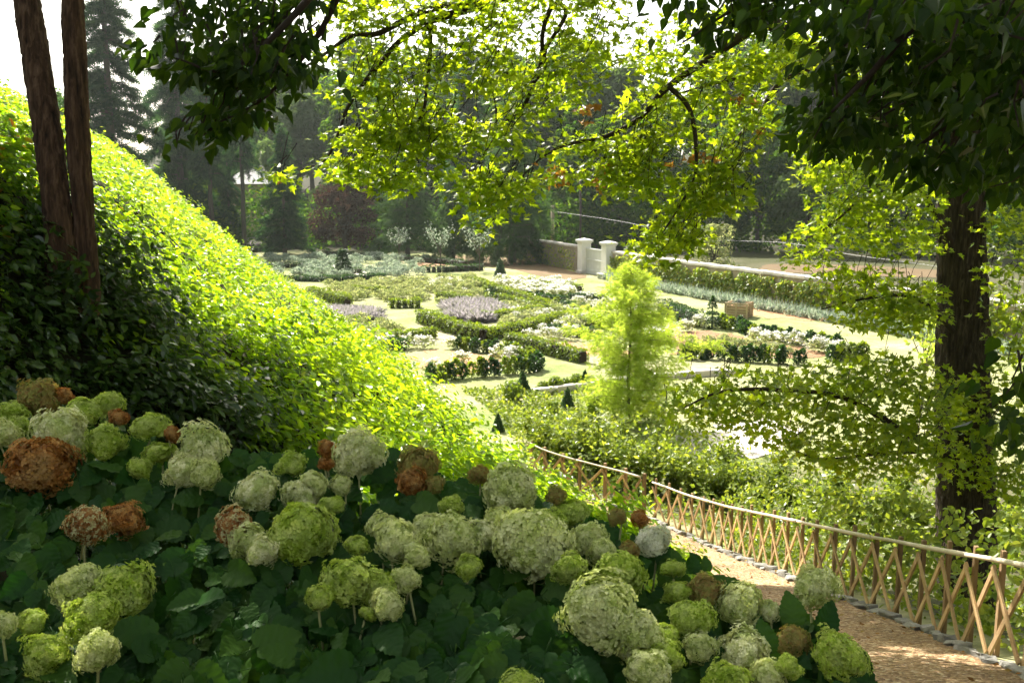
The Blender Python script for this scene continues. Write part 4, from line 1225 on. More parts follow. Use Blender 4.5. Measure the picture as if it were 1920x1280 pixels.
far_tree(CED[1], 'cedar_tree', 960, 104, 17, 15, 'weeping grey green cedar draping over the wall left of the gate', wid=.85)
far_tree(BPALE, 'broadleaf_tree', 560, 150, 20, 20, 'hazy pale green tree behind the shorter spruce', wid=1.0)
far_tree(CON[0], 'spruce_tree', 880, 140, 28, 26, 'tall dark conifer behind the weeping cedar')
far_tree(BRO[0], 'broadleaf_tree', 700, 140, 22, 20, 'broad dark green tree towering behind the purple tree')
far_tree(BRO[1], 'broadleaf_tree', 1100, 132, 19, 20, 'dark broadleaf tree directly behind the white gate')
far_tree(BPALE, 'broadleaf_tree', 1160, 150, 24, 20, 'pale grey green tree behind and right of the gate')
far_tree(BRO[2], 'broadleaf_tree', 1260, 128, 18, 20, 'wide dark tree behind the silvery bush')
far_tree(BRO[0], 'broadleaf_tree', 1420, 122, 17, 20, 'dark tree at the far edge of the dry field')
far_tree(BPALE, 'broadleaf_tree', 1510, 116, 14, 20, 'softer grey green tree left of the thick trunk, beyond the field')
far_tree(BRO[1], 'broadleaf_tree', 1640, 118, 19, 20, 'dark tree glimpsed just left of the thick trunk')
far_tree(BRO[2], 'broadleaf_tree', 1800, 112, 18, 20, 'dark tree hidden partly by the thick trunk')
far_tree(BRO[0], 'broadleaf_tree', 1930, 100, 16, 20, 'dark tree at the right edge behind the wall')
far_tree(SILV, 'silver_bush', 1338, 84, 4.6, 4.6, 'pale silvery bush standing behind the creeper wall', 'bush')
far_tree(BRO[1], 'broadleaf_tree', 20, 150, 20, 20, 'distant tree top peeking over the bank at the left edge')
far_tree(BRO[2], 'broadleaf_tree', 118, 160, 20, 20, 'distant tree seen between the two brown trunks')
gt = np.random.default_rng(61)
for k in range(40):
    px = gt.uniform(380, 2000) if k > 11 else 420 + 130 * k
    y = gt.uniform(150, 205)
    if 150 < px < 330: continue
    v = [BRO[0], BRO[1], BRO[2], CON[1], BPALE, CON[2]][k % 6]
    far_tree(v, 'woodland_tree', px, y, gt.uniform(20, 28), 26 if v in CON else 20, ('tall conifer' if v in CON else 'pale broadleaf tree' if v is BPALE else 'broadleaf tree') + ' in the wood on the hill, ' + ('above the far beds at left' if px < 800 else 'behind the cedars and gate' if px < 1150 else 'behind the creeper wall' if px < 1500 else 'behind the thick right trunk'), 'tree', 'trees of the hillside wood', wid=gt.uniform(.9, 1.2))
# dark undergrowth along the edge of the wood
mb = MB()
n = 30000
xx = gt.uniform(-60, 95, n); yy = 122 + gt.uniform(0, 14, n) - smooth(15, 60, xx) * 14
hh = 6.0 * gt.random(n) ** .8 * (1 + .35 * N1(np.stack([xx, yy, 0 * xx], -1), 8))
cloud(mb, T_OVAL, np.stack([xx, yy, gz(xx, yy) + hh], -1), unit(np.array([0, -.5, .8]) + gt.normal(0, .5, (n, 3))), rdir(n, -.3, gt), gt.uniform(.35, .75, n))
tag(mb.build('woodland_undergrowth', M_wood), 'dark undergrowth along the edge of the wood', 'undergrowth', kind='stuff')

# ---------------------------------------------------------------- house behind the trees
def house():
    c = PD(455, 375, 140)
    x0, x1, y0, y1 = c[0] - 2.6, c[0] + 3.4, 140, 149
    zb = float(gz(c[0], 140)) - .5
    zt = PD(455, 345, 140)[2]
    root = thing('house', (c[0], 144, zb), 'ochre house with pale roof glimpsed behind the tall pine trunk', 'house')
    mb = MB(); box(mb, ((x0 + x1) / 2, (y0 + y1) / 2, (zb + zt) / 2), (x1 - x0) / 2, (y1 - y0) / 2, (zt - zb) / 2); mb.build('wall', M_house, root)
    mb = MB()
    zr = zt + 2.2
    V = [(x0 - .4, y0 - .4, zt), (x1 + .4, y0 - .4, zt), (x1 + .4, y1 + .4, zt), (x0 - .4, y1 + .4, zt), (x0 + 2.0, 144.5, zr), (x1 - 2.0, 144.5, zr)]
    mb.add(V, [np.array([(0, 1, 5, 4), (2, 3, 4, 5), (0, 3, 2, 1)]), np.array([(1, 2, 5), (3, 0, 4)])]); mb.build('roof', M_roof, root)
    for wx in (.18, .5, .82):
        X = x0 + (x1 - x0) * wx
        mb = MB(); box(mb, (X, y0 - .02, zb + (zt - zb) * .55), .5, .06, .8); w = mb.build('window', M_plast, root)
        mb = MB(); box(mb, (X, y0 - .085, zb + (zt - zb) * .55), .42, .012, .72); o = mb.build('pane', M_glass, None)
        o.parent = w; o.location = -np.array(root.location)
house()

# ---------------------------------------------------------------- garden wall, gate
WALL_R = [PG(1152, 521), PG(1250, 541), PG(1400, 568), PG(1600, 603), PG(1760, 632), PG(1960, 668)]
WALL_L = [PG(1083, 508), PG(1045, 499), PG(960, 483), PG(850, 470), PG(700, 460), PG(480, 452)]
def wall(pts, label, H, creeper, cat='wall'):
    pts = [np.array([p[0], p[1], 0.0]) for p in pts]
    root = thing('garden_wall', pts[len(pts) // 2], label, cat)
    body = MB()
    for a, b in zip(pts[:-1], pts[1:]):
        L = np.linalg.norm(b - a); ax = frame_along(b - a)
        box(body, (a + b) / 2 + (0, 0, H / 2 - .2), L / 2, .22, H / 2 + .2, ax)
    body.build('wall_face', M_wallst, root)
    for a, b in zip(pts[:-1], pts[1:]):
        L = np.linalg.norm(b - a); ax = frame_along(b - a)
        m = max(1, int(L / .95)); k = 0
        if L > 60: m = int(L / 1.6)
        for k in range(m):
            c = a + (b - a) * (k + .5) / m
            mb = MB()
            cbox(mb, c + (0, 0, H + .10 + RG.normal(0, .012)), L / m / 2 * .985, .32 + RG.normal(0, .012), .10, ax, RG.random(), ch=.2)
            mb.build('coping_stone', M_cope, root)
    if creeper:
        g = np.random.default_rng(71)
        mb = MB()
        for a, b in zip(pts[:-1], pts[1:]):
            L = np.linalg.norm(b - a); ax = frame_along(b - a)
            nrm = ax[1] if ax[1] @ (-(a + b) / 2) > 0 else -ax[1]
            n = int(L * creeper)
            t = g.random(n); z = g.random(n) ** .9 * (H - .05)
            P = a + (b - a) * t[:, None] + nrm * (.24 + .22 * g.random((n, 1))) + np.array([0, 0, 1]) * z[:, None]
            ok = (N1(P, 2.2) + .6 * N2(P, .8) > -1.5) & (z < H * (.96 + .10 * N3(P, 1.5)))
            P = P[ok]
            cloud(mb, T_DIA, P, unit(nrm + np.array([0, 0, .5]) + g.normal(0, .5, P.shape)), unit(np.array([0, 0, -1.0]) + g.normal(0, .5, P.shape)), g.uniform(.14, .26, len(P)))
        o = mb.build('creeper', M_wallivy, root); o['kind'] = 'stuff'
    return root
wall(WALL_R, 'long stone wall with green creeper and pale coping right of the gate', 2.15, 620)
wall(WALL_L, 'shaded stone wall running left from the gate behind the trees', 2.2, 60)

def gate():
    a, b = PG(1095, 512), PG(1140, 520)
    a[2] = b[2] = 0
    ax = frame_along(b - a)
    for p, lab in ((a, 'white rendered gate pillar with stone cap on the left of the gate'), (b, 'white rendered gate pillar with stone cap on the right of the gate')):
        r = thing('gate_pillar', p, lab, 'pillar', 'gate pillars')
        mb = MB(); cbox(mb, p + (0, 0, .12), .56, .56, .14, ax); mb.build('plinth', M_cope, r)
        mb = MB(); cbox(mb, p + (0, 0, 1.5), .46, .46, 1.26, ax, ch=.04); mb.build('shaft', M_plast, r)
        mb = MB()
        cbox(mb, p + (0, 0, 2.80), .52, .52, .05, ax); cbox(mb, p + (0, 0, 2.90), .60, .60, .05, ax)
        V = np.array([(-.62, -.62, 2.95), (.62, -.62, 2.95), (.62, .62, 2.95), (-.62, .62, 2.95), (-.62, -.62, 3.03), (.62, -.62, 3.03), (.62, .62, 3.03), (-.62, .62, 3.03), (0, 0, 3.2)])
        V = V @ np.array([ax[0], ax[1], ax[2]]) + np.array([p[0], p[1], 0])
        mb.add(V, [np.array([(0, 3, 2, 1), (0, 1, 5, 4), (1, 2, 6, 5), (2, 3, 7, 6), (3, 0, 4, 7)]), np.array([(4, 5, 8), (5, 6, 8), (6, 7, 8), (7, 4, 8)])])
        mb.build('cap', M_plast, r)
    L = np.linalg.norm(b - a) - .94
    c = (a + b) / 2
    r = thing('board_gate', c, 'pale grey boarded gate between the two white pillars', 'gate')
    nb = 6
    for k in range(nb):
        mb = MB(); p = c + ax[0] * ((k + .5) / nb - .5) * L
        cbox(mb, p + (0, 0, 1.2), L / nb / 2 - .012, .03, 1.14, ax, RG.random(), ch=.15); mb.build('board', M_gate, r)
    for z in (.35, 1.3, 2.25):
        mb = MB(); cbox(mb, c + ax[1] * (-.055 if ax[1] @ c < 0 else .055) * -1 + (0, 0, z), L / 2, .022, .07, ax); mb.build('ledge_rail', M_gate, r)
    # low white bench-like stone at the foot of the gate
    p = PG(1128, 523)
    r = thing('stone_bench', p, 'small white stone bench in front of the boarded gate', 'bench')
    mb = MB(); cbox(mb, p + (0, 0, .42), .62, .2, .05, ax); mb.build('seat', M_plast, r)
    for s in (-.45, .45):
        mb = MB(); cbox(mb, p + ax[0] * s + (0, 0, .185), .08, .17, .185, ax); mb.build('leg', M_plast, r)
gate()

# poles and wires beyond the wall
for (px, ytop, yb, d, lab) in ((1036, 385, 455, 112, 'pale timber pole standing behind the wall left of the gate'), (1088, 330, 455, 114, 'slim brown pole rising behind the left gate pillar')):
    p = PD(px, yb, d); t = PD(px, ytop, d)
    r = thing('utility_pole', (p[0], p[1], float(gz(p[0], p[1]))), lab, 'pole')
    mb = MB(); tube(mb, np.array([(p[0], p[1], float(gz(p[0], p[1])) - .1), (p[0], p[1], (t[2] + p[2]) / 2), (t[0], p[1], t[2])]), [.22 if px < 1050 else .13, .2 if px < 1050 else .12, .18 if px < 1050 else .1], 10); mb.build('shaft', M_pole if px < 1050 else M_farbark, r, smoothed=True)
    mb = MB(); cbox(mb, (t[0], p[1] - .2, t[2] - .3), .35, .05, .05); mb.build('crossarm', M_farbark, r)
wp = [PD(1036, 396, 112), PD(1180, 418, 100), PD(1290, 446, 88), PD(1370, 451, 84), PD(1480, 456, 78), PD(1600, 478, 70), PD(1760, 500, 62), PD(1980, 540, 50)]
mb = MB(); tube(mb, spline(wp, 8), .013, 5)
tag(mb.build('overhead_cable', M_metal), 'thin pale overhead cable sagging from the timber pole to the right', 'cable')

# ---------------------------------------------------------------- hedges, shrubs and beds
def near_z(x, y): return float(gz(x, y))
def hedge(pix, h, w, label, mat=M_box, dens=230, group='low box hedges of the parterre'):
    pts = np.array([PG(*p) for p in pix]); pts[:, 2] = 0
    P = spline(pts, 5) if len(pts) > 2 else np.array([pts[0] + (pts[1] - pts[0]) * t for t in np.linspace(0, 1, 6)])
    root = thing('box_hedge', P[len(P) // 2], label, 'hedge', group)
    g = np.random.default_rng(int(pix[0][0] * 7 + pix[0][1]))
    h, w = h * .9, w * .82
    core, fo = MB(), MB()
    for a, b in zip(P[:-1], P[1:]):
        L = np.linalg.norm(b - a); ax = frame_along(b - a)
        cbox(core, (a + b) / 2 + (0, 0, h * .42), L / 2 - .08, w * .30, h * .38, ax)
        n = max(8, int(L * (2 * h + w) * dens))
        t = g.random(n); per = g.random(n) * (2 * h + w)
        sidew = np.where(per < h, -1.0, np.where(per > h + w, 1.0, (per - h) / w * 2 - 1))
        z = np.where(per < h, per, np.where(per > h + w, per - h - w, h))
        bumpy = 1 + .10 * N1(np.stack([t * L + a[0], 0 * t + a[1], z * 2], -1), .9)
        Q = a + (b - a) * t[:, None] + ax[1] * (sidew * w * .47 * bumpy)[:, None] + np.array([0, 0, 1]) * (z * .94 * bumpy)[:, None]
        nr = unit(ax[1] * sidew[:, None] + np.array([0, 0, .8]) + g.normal(0, .5, Q.shape))
        cloud(fo, T_DIA, Q, nr, unit(np.array([0, 0, 1.0]) + g.normal(0, .6, Q.shape)), g.uniform(.08, .15, n), g=g)
    core.build('branches', M_twig, root)
    o = fo.build('foliage', mat, root); o['kind'] = 'stuff'
    return root
HEDGES = [
 ([(583, 556), (620, 566), (653, 574)], .75, .9, 'short bright hedge closest to the edge of the ivy bank', M_box),
 ([(729, 577), (790, 577)], .65, .8, 'short straight hedge alone in the middle of the sage beds', M_box),
 ([(790, 604), (830, 618), (870, 630), (908, 638)], .8, 1.0, 'thick hedge curving below the lavender bed', M_box),
 ([(905, 638), (980, 626), (1050, 606), (1100, 596)], .7, .9, 'hedge running up to the feathery tree from the thick curved hedge', M_box),
 ([(718, 640), (770, 639), (816, 633)], .6, .8, 'hedge behind the wedge shaped bed with white roses', M_box),
 ([(712, 654), (763, 657)], .55, .7, 'low dark hedge left of the wedge shaped bed', M_boxd),
 ([(952, 646), (1020, 662), (1095, 681)], .7, .8, 'hedge slanting down between the two mulched beds', M_box),
 ([(884, 531), (930, 548), (973, 562), (1026, 579)], .6, .8, 'long thin hedge left of the white flower field', M_box),
 ([(1000, 566), (1062, 569)], .55, .7, 'dark hedge below the white flower field', M_boxd),
 ([(1068, 563), (1139, 567)], .55, .7, 'dark hedge left of the feathery tree top', M_boxd),
 ([(1026, 626), (1066, 630), (1112, 634)], .6, .7, 'hedge behind the white roses left of the feathery tree', M_boxd),
 ([(1020, 540), (1090, 546)], .5, .7, 'hedge at the back of the white flower field', M_box),
 ([(1240, 588), (1275, 600), (1306, 613)], .85, 1.2, 'broad hedge right of the feathery tree before the tiered topiary', M_boxd),
 ([(456, 474), (520, 470), (571, 466)], .7, 1.0, 'farthest dark hedge below the pale lavender strip', M_boxd),
 ([(608, 480), (660, 482), (704, 485)], .7, 1.0, 'dark hedge right of the stepped spruce on the far lawn', M_boxd),
 ([(708, 487), (752, 488)], .7, .9, 'dark hedge below the pale far shrub', M_boxd),
 ([(760, 490), (820, 494), (872, 500)], .7, 1.0, 'dark hedge in front of the cedar trunks', M_boxd),
 ([(788, 511), (840, 510), (905, 507)], .7, 1.0, 'dark hedge between the two young pale trees', M_boxd),
 ([(462, 498), (530, 502), (600, 500)], .5, .9, 'dark hedge among the silver planting at the far left', M_boxd),
 ([(520, 526), (620, 528), (720, 522)], .5, .8, 'dark hedge at the front of the silver planting', M_boxd),
 ([(905, 602), (960, 598), (1012, 588)], .6, .7, 'hedge just right of the lilac lavender bed', M_box),
 ([(932, 562), (985, 577), (1040, 589)], .55, .7, 'hedge parallel to the long thin hedge', M_box),
 ([(1050, 579), (1105, 586)], .55, .7, 'short hedge left of the middle of the feathery tree', M_boxd),
 ([(820, 560), (880, 567)], .5, .7, 'short hedge above the lilac lavender bed', M_box),
 ([(655, 547), (720, 551)], .5, .7, 'short hedge through the left of the sage beds', M_box),
 ([(1080, 611), (1135, 616)], .55, .7, 'hedge passing behind the trunk of the feathery tree', M_box),
 ([(1190, 600), (1236, 606)], .6, .8, 'short hedge at the right shoulder of the feathery tree', M_box),
 ([(1195, 640), (1255, 645)], .6, .7, 'hedge left of the right hand mulched bed', M_box),
 ([(560, 512), (620, 514), (680, 512)], .5, .8, 'dark hedge across the middle of the silver planting', M_boxd),
 ([(1000, 548), (1050, 556)], .45, .6, 'thin hedge through the white flower field', M_box),
]
for pix, h, w, lab, m in HEDGES:
    hedge(pix, h, w, lab, m, dens=300 if pix[0][1] > 520 else 120)

def bush_mesh(seed, kind):
    """unit bushes 1 m tall"""
    g = np.random.default_rng(seed)
    mb = MB()
    if kind == 'box':            # upright young box plant
        n = 240
        u = g.random(n) ** .8; a = g.uniform(0, 6.28, n); r = .30 * (np.sin(np.clip(u * .9 + .12, 0, 1) * math.pi) ** .5) * g.uniform(.5, 1.1, n)
        P = np.stack([r * np.cos(a), r * np.sin(a), u], -1)
        cloud(mb, T_DIA, P, unit(P * (1, 1, .3) + g.normal(0, .3, P.shape)), unit(np.array([0, 0, 1.0]) + g.normal(0, .45, P.shape)), g.uniform(.13, .24, n), g=g)
    elif kind == 'sage':         # loose grey bush
        n = 300
        d = rdir(n, .5, g); P = d * g.uniform(.2, .62, (n, 1)) * np.array([1.1, 1.1, .75]) + (0, 0, .38)
        P[:, 2] = np.abs(P[:, 2])
        cloud(mb, T_DIA, P, unit(d + g.normal(0, .6, d.shape)), unit(d + np.array([0, 0, .8])), g.uniform(.12, .24, n), g=g)
    elif kind == 'lavender':
        n = 260
        a = g.uniform(0, 6.28, n); q = np.sqrt(g.random(n)) * .42
        P = np.stack([q * np.cos(a), q * np.sin(a), g.uniform(0, .15, n)], -1)
        yd = unit(np.stack([np.cos(a) * q * 1.4, np.sin(a) * q * 1.4, np.ones(n)], -1) + g.normal(0, .12, (n, 3)))
        T2 = T([(-.03, 0, 0), (.03, 0, 0), (.045, .7, .02), (0, 1, 0), (-.045, .7, .02)], [[(0, 1, 2, 3, 4)]])
        cloud(mb, T2, P, rdir(n, 0, g), yd, g.uniform(.6, 1.0, n), g=g)
    elif kind == 'rose':
        n = 150
        d = rdir(n, .4, g); P = d * g.uniform(.2, .5, (n, 1)) * np.array([1, 1, .8]) + (0, 0, .42)
        cloud(mb, T_DIA, P, unit(d + g.normal(0, .5, d.shape)), rdir(n, .3, g), g.uniform(.12, .2, n), g=g, mi=0)
        for k in range(26):
            dd = rdir(1, .6, g)[0]; c = dd * np.array([.5, .5, .42]) * g.uniform(.7, 1.1) + (0, 0, .5)
            m = 7
            cloud(mb, T_DIA, c + g.normal(0, .02, (m, 3)), rdir(m, .8, g), rdir(m, .2, g), g.uniform(.08, .15, m), g=g, mi=1)
    elif kind == 'wisp':         # tall loose shrub, many stems
        for k in range(30):
            a = g.uniform(0, 6.28); lean = g.uniform(.05, .6)
            m = 34
            u = np.sort(g.random(m)) * .9 + .1
            st = np.array([math.cos(a) * lean, math.sin(a) * lean, 1.0]) * g.uniform(.4, 1.05)
            P = u[:, None] ** np.array([1.3, 1.3, 1.0]) * st + g.normal(0, .035, (m, 3))
            tube(mb, np.array([(0, 0, 0), st * .5 * (.7, .7, 1), st]), [.008, .006, .003], 3, rnd=.1, cap=False)
            cloud(mb, T_DIA, P, unit(np.array([0, 0, .8]) + g.normal(0, .6, (m, 3))), rdir(m, .5, g), g.uniform(.05, .11, m), g=g)
    elif kind == 'cone':
        n = 900
        u = 1 - np.sqrt(1 - g.random(n) * .98); a = g.uniform(0, 6.28, n); r = .33 * (1 - u) * g.uniform(.86, 1.06, n) + .01
        P = np.stack([r * np.cos(a), r * np.sin(a), u], -1)
        tube(mb, np.array([(0, 0, 0), (0, 0, .5), (0, 0, .97)]), [.30, .15, .01], 12, rnd=.05)
        cloud(mb, T_DIA, P, unit(P * (3, 3, 0) + np.array([0, 0, .4]) + g.normal(0, .4, P.shape)), unit(np.array([0, 0, 1.0]) + g.normal(0, .5, P.shape)), g.uniform(.05, .10, n), g=g)
    elif kind == 'ball':
        n = 420
        d = rdir(n, 0, g); P = d * .47 * g.uniform(.9, 1.05, (n, 1)) + (0, 0, .48)
        cloud(mb, T_DIA, P, unit(d + g.normal(0, .4, d.shape)), rdir(n, .6, g), g.uniform(.08, .16, n), g=g)
        d2 = rdir(150, 0, g)
        cloud(mb, T_DIA, d2 * .36 + (0, 0, .46), d2, rdir(150, 0, g), .3, g.random(150) * .2)
    elif kind == 'drum':
        n = 620
        a = g.uniform(0, 6.28, n); u = g.random(n); topf = g.random(n) < .28
        r = np.where(topf, .42 * np.sqrt(g.random(n)), .42) * g.uniform(.94, 1.04, n); z = np.where(topf, 1.0, u)
        P = np.stack([r * np.cos(a), r * np.sin(a), z], -1)
        tube(mb, np.array([(0, 0, 0), (0, 0, .5), (0, 0, .96)]), [.39, .39, .38], 12, rnd=.05)
        cloud(mb, T_DIA, P, unit(np.stack([np.cos(a) * ~topf, np.sin(a) * ~topf, topf * 1.0 + .2], -1) + g.normal(0, .4, P.shape)), rdir(n, .6, g), g.uniform(.07, .13, n), g=g)
    elif kind == 'tier':         # topiary: cone over two discs on a stem
        tube(mb, np.array([(0, 0, 0), (0, 0, .45), (0, 0, .9)]), [.03, .022, .01], 6, rnd=.05)
        for z0, z1, r0, r1, m in ((.62, 1.0, .155, .0, 420), (.44, .52, .19, .12, 260), (.18, .36, .24, .20, 420), (.0, .20, .12, .20, 200)):
            u = g.random(m); a = g.uniform(0, 6.28, m); r = (r0 + (r1 - r0) * u) * np.sqrt(g.uniform(.45, 1.05, m)); z = z0 + (z1 - z0) * u
            P = np.stack([r * np.cos(a), r * np.sin(a), z], -1)
            cloud(mb, T_DIA, P, rdir(m, .6, g), rdir(m, .6, g), g.uniform(.035, .07, m), g=g)
    elif kind == 'step':         # stepped small spruce
        for k in range(9):
            z = .06 + k * .1; r = .33 * (1 - z) + .03
            m = 120; a = g.uniform(0, 6.28, m); q = r * g.uniform(.45, 1.05, m)
            P = np.stack([q * np.cos(a), q * np.sin(a), z + .05 - .08 * q / r + g.normal(0, .01, m)], -1)
            yd = np.stack([np.cos(a), np.sin(a), .25 + 0 * a], -1)
            cloud(mb, T_DIA, P, unit(np.array([0, 0, 1.0]) + g.normal(0, .4, P.shape)), yd, g.uniform(.07, .13, m), g=g)
        tube(mb, np.array([(0, 0, 0), (0, 0, .5), (0, 0, 1.0)]), [.06, .03, .005], 6, rnd=.05)
    return mb
def variants(kind, mats, n=3):
    return [bush_mesh(100 + 17 * k + len(kind) * 3, kind).mesh(kind + '_foliage', mats) for k in range(n)]
B_box = variants('box', [M_boxd]) + variants('box', [M_box], 2)
B_sage, B_silv, B_lav = variants('sage', [M_sage]), variants('sage', [M_silver]), variants('lavender', [M_lav])
B_rose, B_wisp = variants('rose', [M_sage, M_white]), variants('wisp', [M_shrub], 4) 
B_cone, B_ball, B_drum, B_tier, B_step = variants('cone', [M_boxd], 2), variants('ball', [M_box], 2), variants('drum', [M_box], 1), variants('tier', [M_boxd], 1), variants('step', [M_boxd], 2)

gp = np.random.default_rng(81)
def plant(name, me, x, y, h, label, cat, group=None, w=1.0):
    o = bpy.data.objects.new(name, me)
    COL.objects.link(o)
    o.location = (float(x), float(y), near_z(x, y) - .02)
    o.rotation_euler = (0, 0, float(gp.uniform(0, 6.28)))
    o.scale = (h * w, h * w, h)
    return tag(o, label, cat, group)
def row(name, mes, pix, n, h, label, cat, group, jit=.08, w=1.0, var=.15):
    pts = np.array([PG(*p) for p in pix])
    L = np.concatenate([[0], np.cumsum(np.linalg.norm(np.diff(pts, axis=0), axis=1))])
    for k in range(n):
        s = L[-1] * (k + .5) / n
        p = np.array([np.interp(s, L, pts[:, i]) for i in range(3)]) + gp.normal(0, jit, 3)
        plant(name, mes[int(gp.integers(len(mes)))], p[0], p[1], h * gp.uniform(1 - var, 1 + var), label, cat, group, w)
def scatter(name, mes, poly, n, h, label, cat, group, w=1.0, var=.25):
    poly = np.array(poly, float); lo, hi = poly.min(0), poly.max(0)
    wp_ = np.array([PG(*p) for p in poly])[:, :2]
    lo, hi = wp_.min(0), wp_.max(0)
    k = 0
    while k < n:
        x, y = gp.uniform(lo[0], hi[0]), gp.uniform(lo[1], hi[1])
        if inpoly(np.array([x]), np.array([y]), wp_)[0]:
            plant(name, mes[int(gp.integers(len(mes)))], x, y, h * gp.uniform(1 - var, 1 + var), label, cat, group, w); k += 1

# hedges that read as single young plants
row('box_plant', B_box, [(799, 716), (850, 711), (900, 707), (1015, 697)], 17, .72, 'young box plant in the row along the front of the wedge shaped bed', 'box plant', 'young box along the wedge bed front', w=1.0)
row('box_plant', B_box, [(850, 655), (905, 661), (960, 673), (1015, 694)], 21, .68, 'young box plant in the row along the back of the wedge shaped bed', 'box plant', 'young box along the wedge bed back', w=1.2)
row('box_plant', B_box, [(1270, 673), (1346, 674), (1380, 677), (1460, 682), (1510, 682)], 20, .72, 'young box plant in the row nearest the camera of the right hand bed', 'box plant', 'young box along the right bed front', w=1.05)
row('box_plant', B_box, [(1348, 612), (1382, 621), (1408, 631), (1486, 643), (1549, 653), (1575, 660)], 22, .72, 'young box plant in the row behind the right hand bed near the timber planter', 'box plant', 'young box along the right bed back', w=1.25)
row('box_plant', B_box, [(1557, 676), (1622, 673)], 7, .72, 'young box plant in the short row at the right end of the beds', 'box plant', 'young box at the right end', w=1.2)
row('box_plant', B_ball, [(1006, 737), (1022, 735), (1054, 730), (1070, 727), (1117, 723)], 5, .55, 'clipped ball in the row above the pale stone kerb', 'topiary', 'clipped balls on the kerb', jit=.02)
# cones
for px, py, hpx, lab, mes in ((981, 742, 52, 'slender cone at the left end of the stone kerb', B_cone), (1064, 766, 46, 'cone in front of the stone kerb', B_cone), (934, 808, 40, 'small cone standing nearest the foot of the bank', B_cone),
                       (1097, 726, 38, 'plump cone at the kerb beside the feathery tree', B_cone), (938, 519, 38, 'dark cone beside the white flower field', B_cone), (526, 472, 34, 'narrow dark cone on the far lawn by the pale lavender strip', B_cone),
                       (599, 466, 26, 'smallest dark cone on the far lawn', B_cone), (1320, 674, 28, 'little cone within the front row of the right hand bed', B_cone), (1040, 734, 30, 'thin cone in the row above the kerb', B_cone)):
    p = PG(px, py); h = hpx * p[1] / F
    plant('cone_topiary', mes[px % 2], p[0], p[1], h, 'clipped ' + lab, 'topiary', 'clipped cones', w=1.0)
p = PG(643, 514); plant('stepped_spruce', B_step[0], p[0], p[1], 52 * p[1] / F, 'small stepped spruce among the silver planting', 'tree', w=1.1)
p = PG(1335, 616); plant('tiered_topiary', B_tier[0], p[0], p[1], 62 * p[1] / F, 'tiered topiary with cone over two discs beside the timber planter', 'topiary', w=1.1)
for px, py, hpx, lab in ((1036, 776, 26, 'round clipped drum with bright top below the kerb cone'), (1112, 790, 48, 'tall clipped column below the feathery tree')):
    p = PG(px, py); plant('drum_topiary', B_drum[0], p[0], p[1], hpx * p[1] / F, lab, 'topiary', w=1.0 if hpx < 30 else .62)
p = PG(962, 752); plant('round_bush', B_ball[0], p[0], p[1], .8, 'bright round bush left of the slender kerb cone', 'bush')
# beds
G1 = 'silver bushes of the far beds'
scatter('silver_bush', B_silv, [(450, 486), (800, 482), (800, 500), (600, 508), (480, 506)], 70, .85, 'grey silver bush in the far planting left of the young pale trees', 'bush', G1, w=1.15)
scatter('silver_bush', B_silv, [(500, 510), (760, 500), (790, 516), (700, 522), (560, 524)], 60, .75, 'grey silver bush in the far planting left of the young pale trees', 'bush', G1, w=1.15)
scatter('sage_bush', B_sage, [(600, 536), (720, 530), (900, 522), (900, 560), (860, 572), (800, 574), (720, 566), (660, 566)], 150, .62, 'loose grey green sage bush in the middle beds', 'bush', 'sage bushes of the middle beds', w=1.15)
scatter('sage_bush', B_sage, [(930, 575), (1090, 575), (1090, 622), (1000, 620), (940, 615)], 60, .6, 'loose grey green sage bush left of the feathery tree', 'bush', 'sage bushes by the feathery tree', w=1.4)
scatter('sage_bush', B_sage, [(640, 606), (720, 606), (760, 628), (700, 648), (650, 640)], 40, .6, 'loose grey green sage bush behind the ivy bank edge', 'bush', 'sage bushes by the bank', w=1.4)
scatter('lavender', B_lav, [(838, 574), (905, 572), (945, 590), (900, 606), (850, 598)], 90, .6, 'lavender plant in the lilac bed behind the thick curved hedge', 'lavender', 'lavender of the middle bed', w=1.4)
scatter('lavender', B_lav, [(600, 586), (700, 586), (710, 600), (640, 606)], 60, .55, 'faded lavender plant in the strip at the bank edge', 'lavender', 'lavender by the bank', w=1.4)
scatter('lavender', B_lav, [(411, 456), (524, 452), (524, 461), (420, 465)], 70, .8, 'pale lavender plant in the farthest strip below the spruces', 'lavender', 'farthest lavender strip', w=1.6)
scatter('rose_bush', B_rose, [(930, 530), (1060, 533), (1085, 552), (1040, 560), (970, 556)], 60, .7, 'white flowering bush in the field before the boarded gate', 'rose bush', 'white flower field', w=1.5)
scatter('box_tuft', B_box, [(890, 538), (1060, 556), (1100, 590), (1000, 602), (930, 590)], 70, .42, 'low green box tuft filling the bed between the long thin hedge and the feathery tree', 'box plant', 'low tufts filling the middle bed', w=1.6)
scatter('rose_bush', B_rose, [(930, 586), (1090, 584), (1095, 636), (990, 636)], 34, .55, 'white flowering bush between the low hedges left of the feathery tree', 'rose bush', 'roses between the low hedges', w=1.2)
scatter('rose_bush', B_rose, [(1180, 590), (1240, 592), (1250, 640), (1190, 640)], 16, .6, 'white flowering bush just right of the feathery tree', 'rose bush', 'roses right of the feathery tree', w=1.2)
scatter('rose_bush', B_rose, [(620, 532), (860, 526), (880, 548), (700, 556)], 26, .5, 'pale flowering bush scattered through the sage beds', 'rose bush', 'pale flowers in the sage beds', w=1.2)
scatter('rose_bush', B_rose, [(1080, 560), (1150, 560), (1150, 580), (1085, 580)], 16, .6, 'white flowering bush in the middle of the parterre', 'rose bush', 'roses behind the feathery tree', w=1.3)
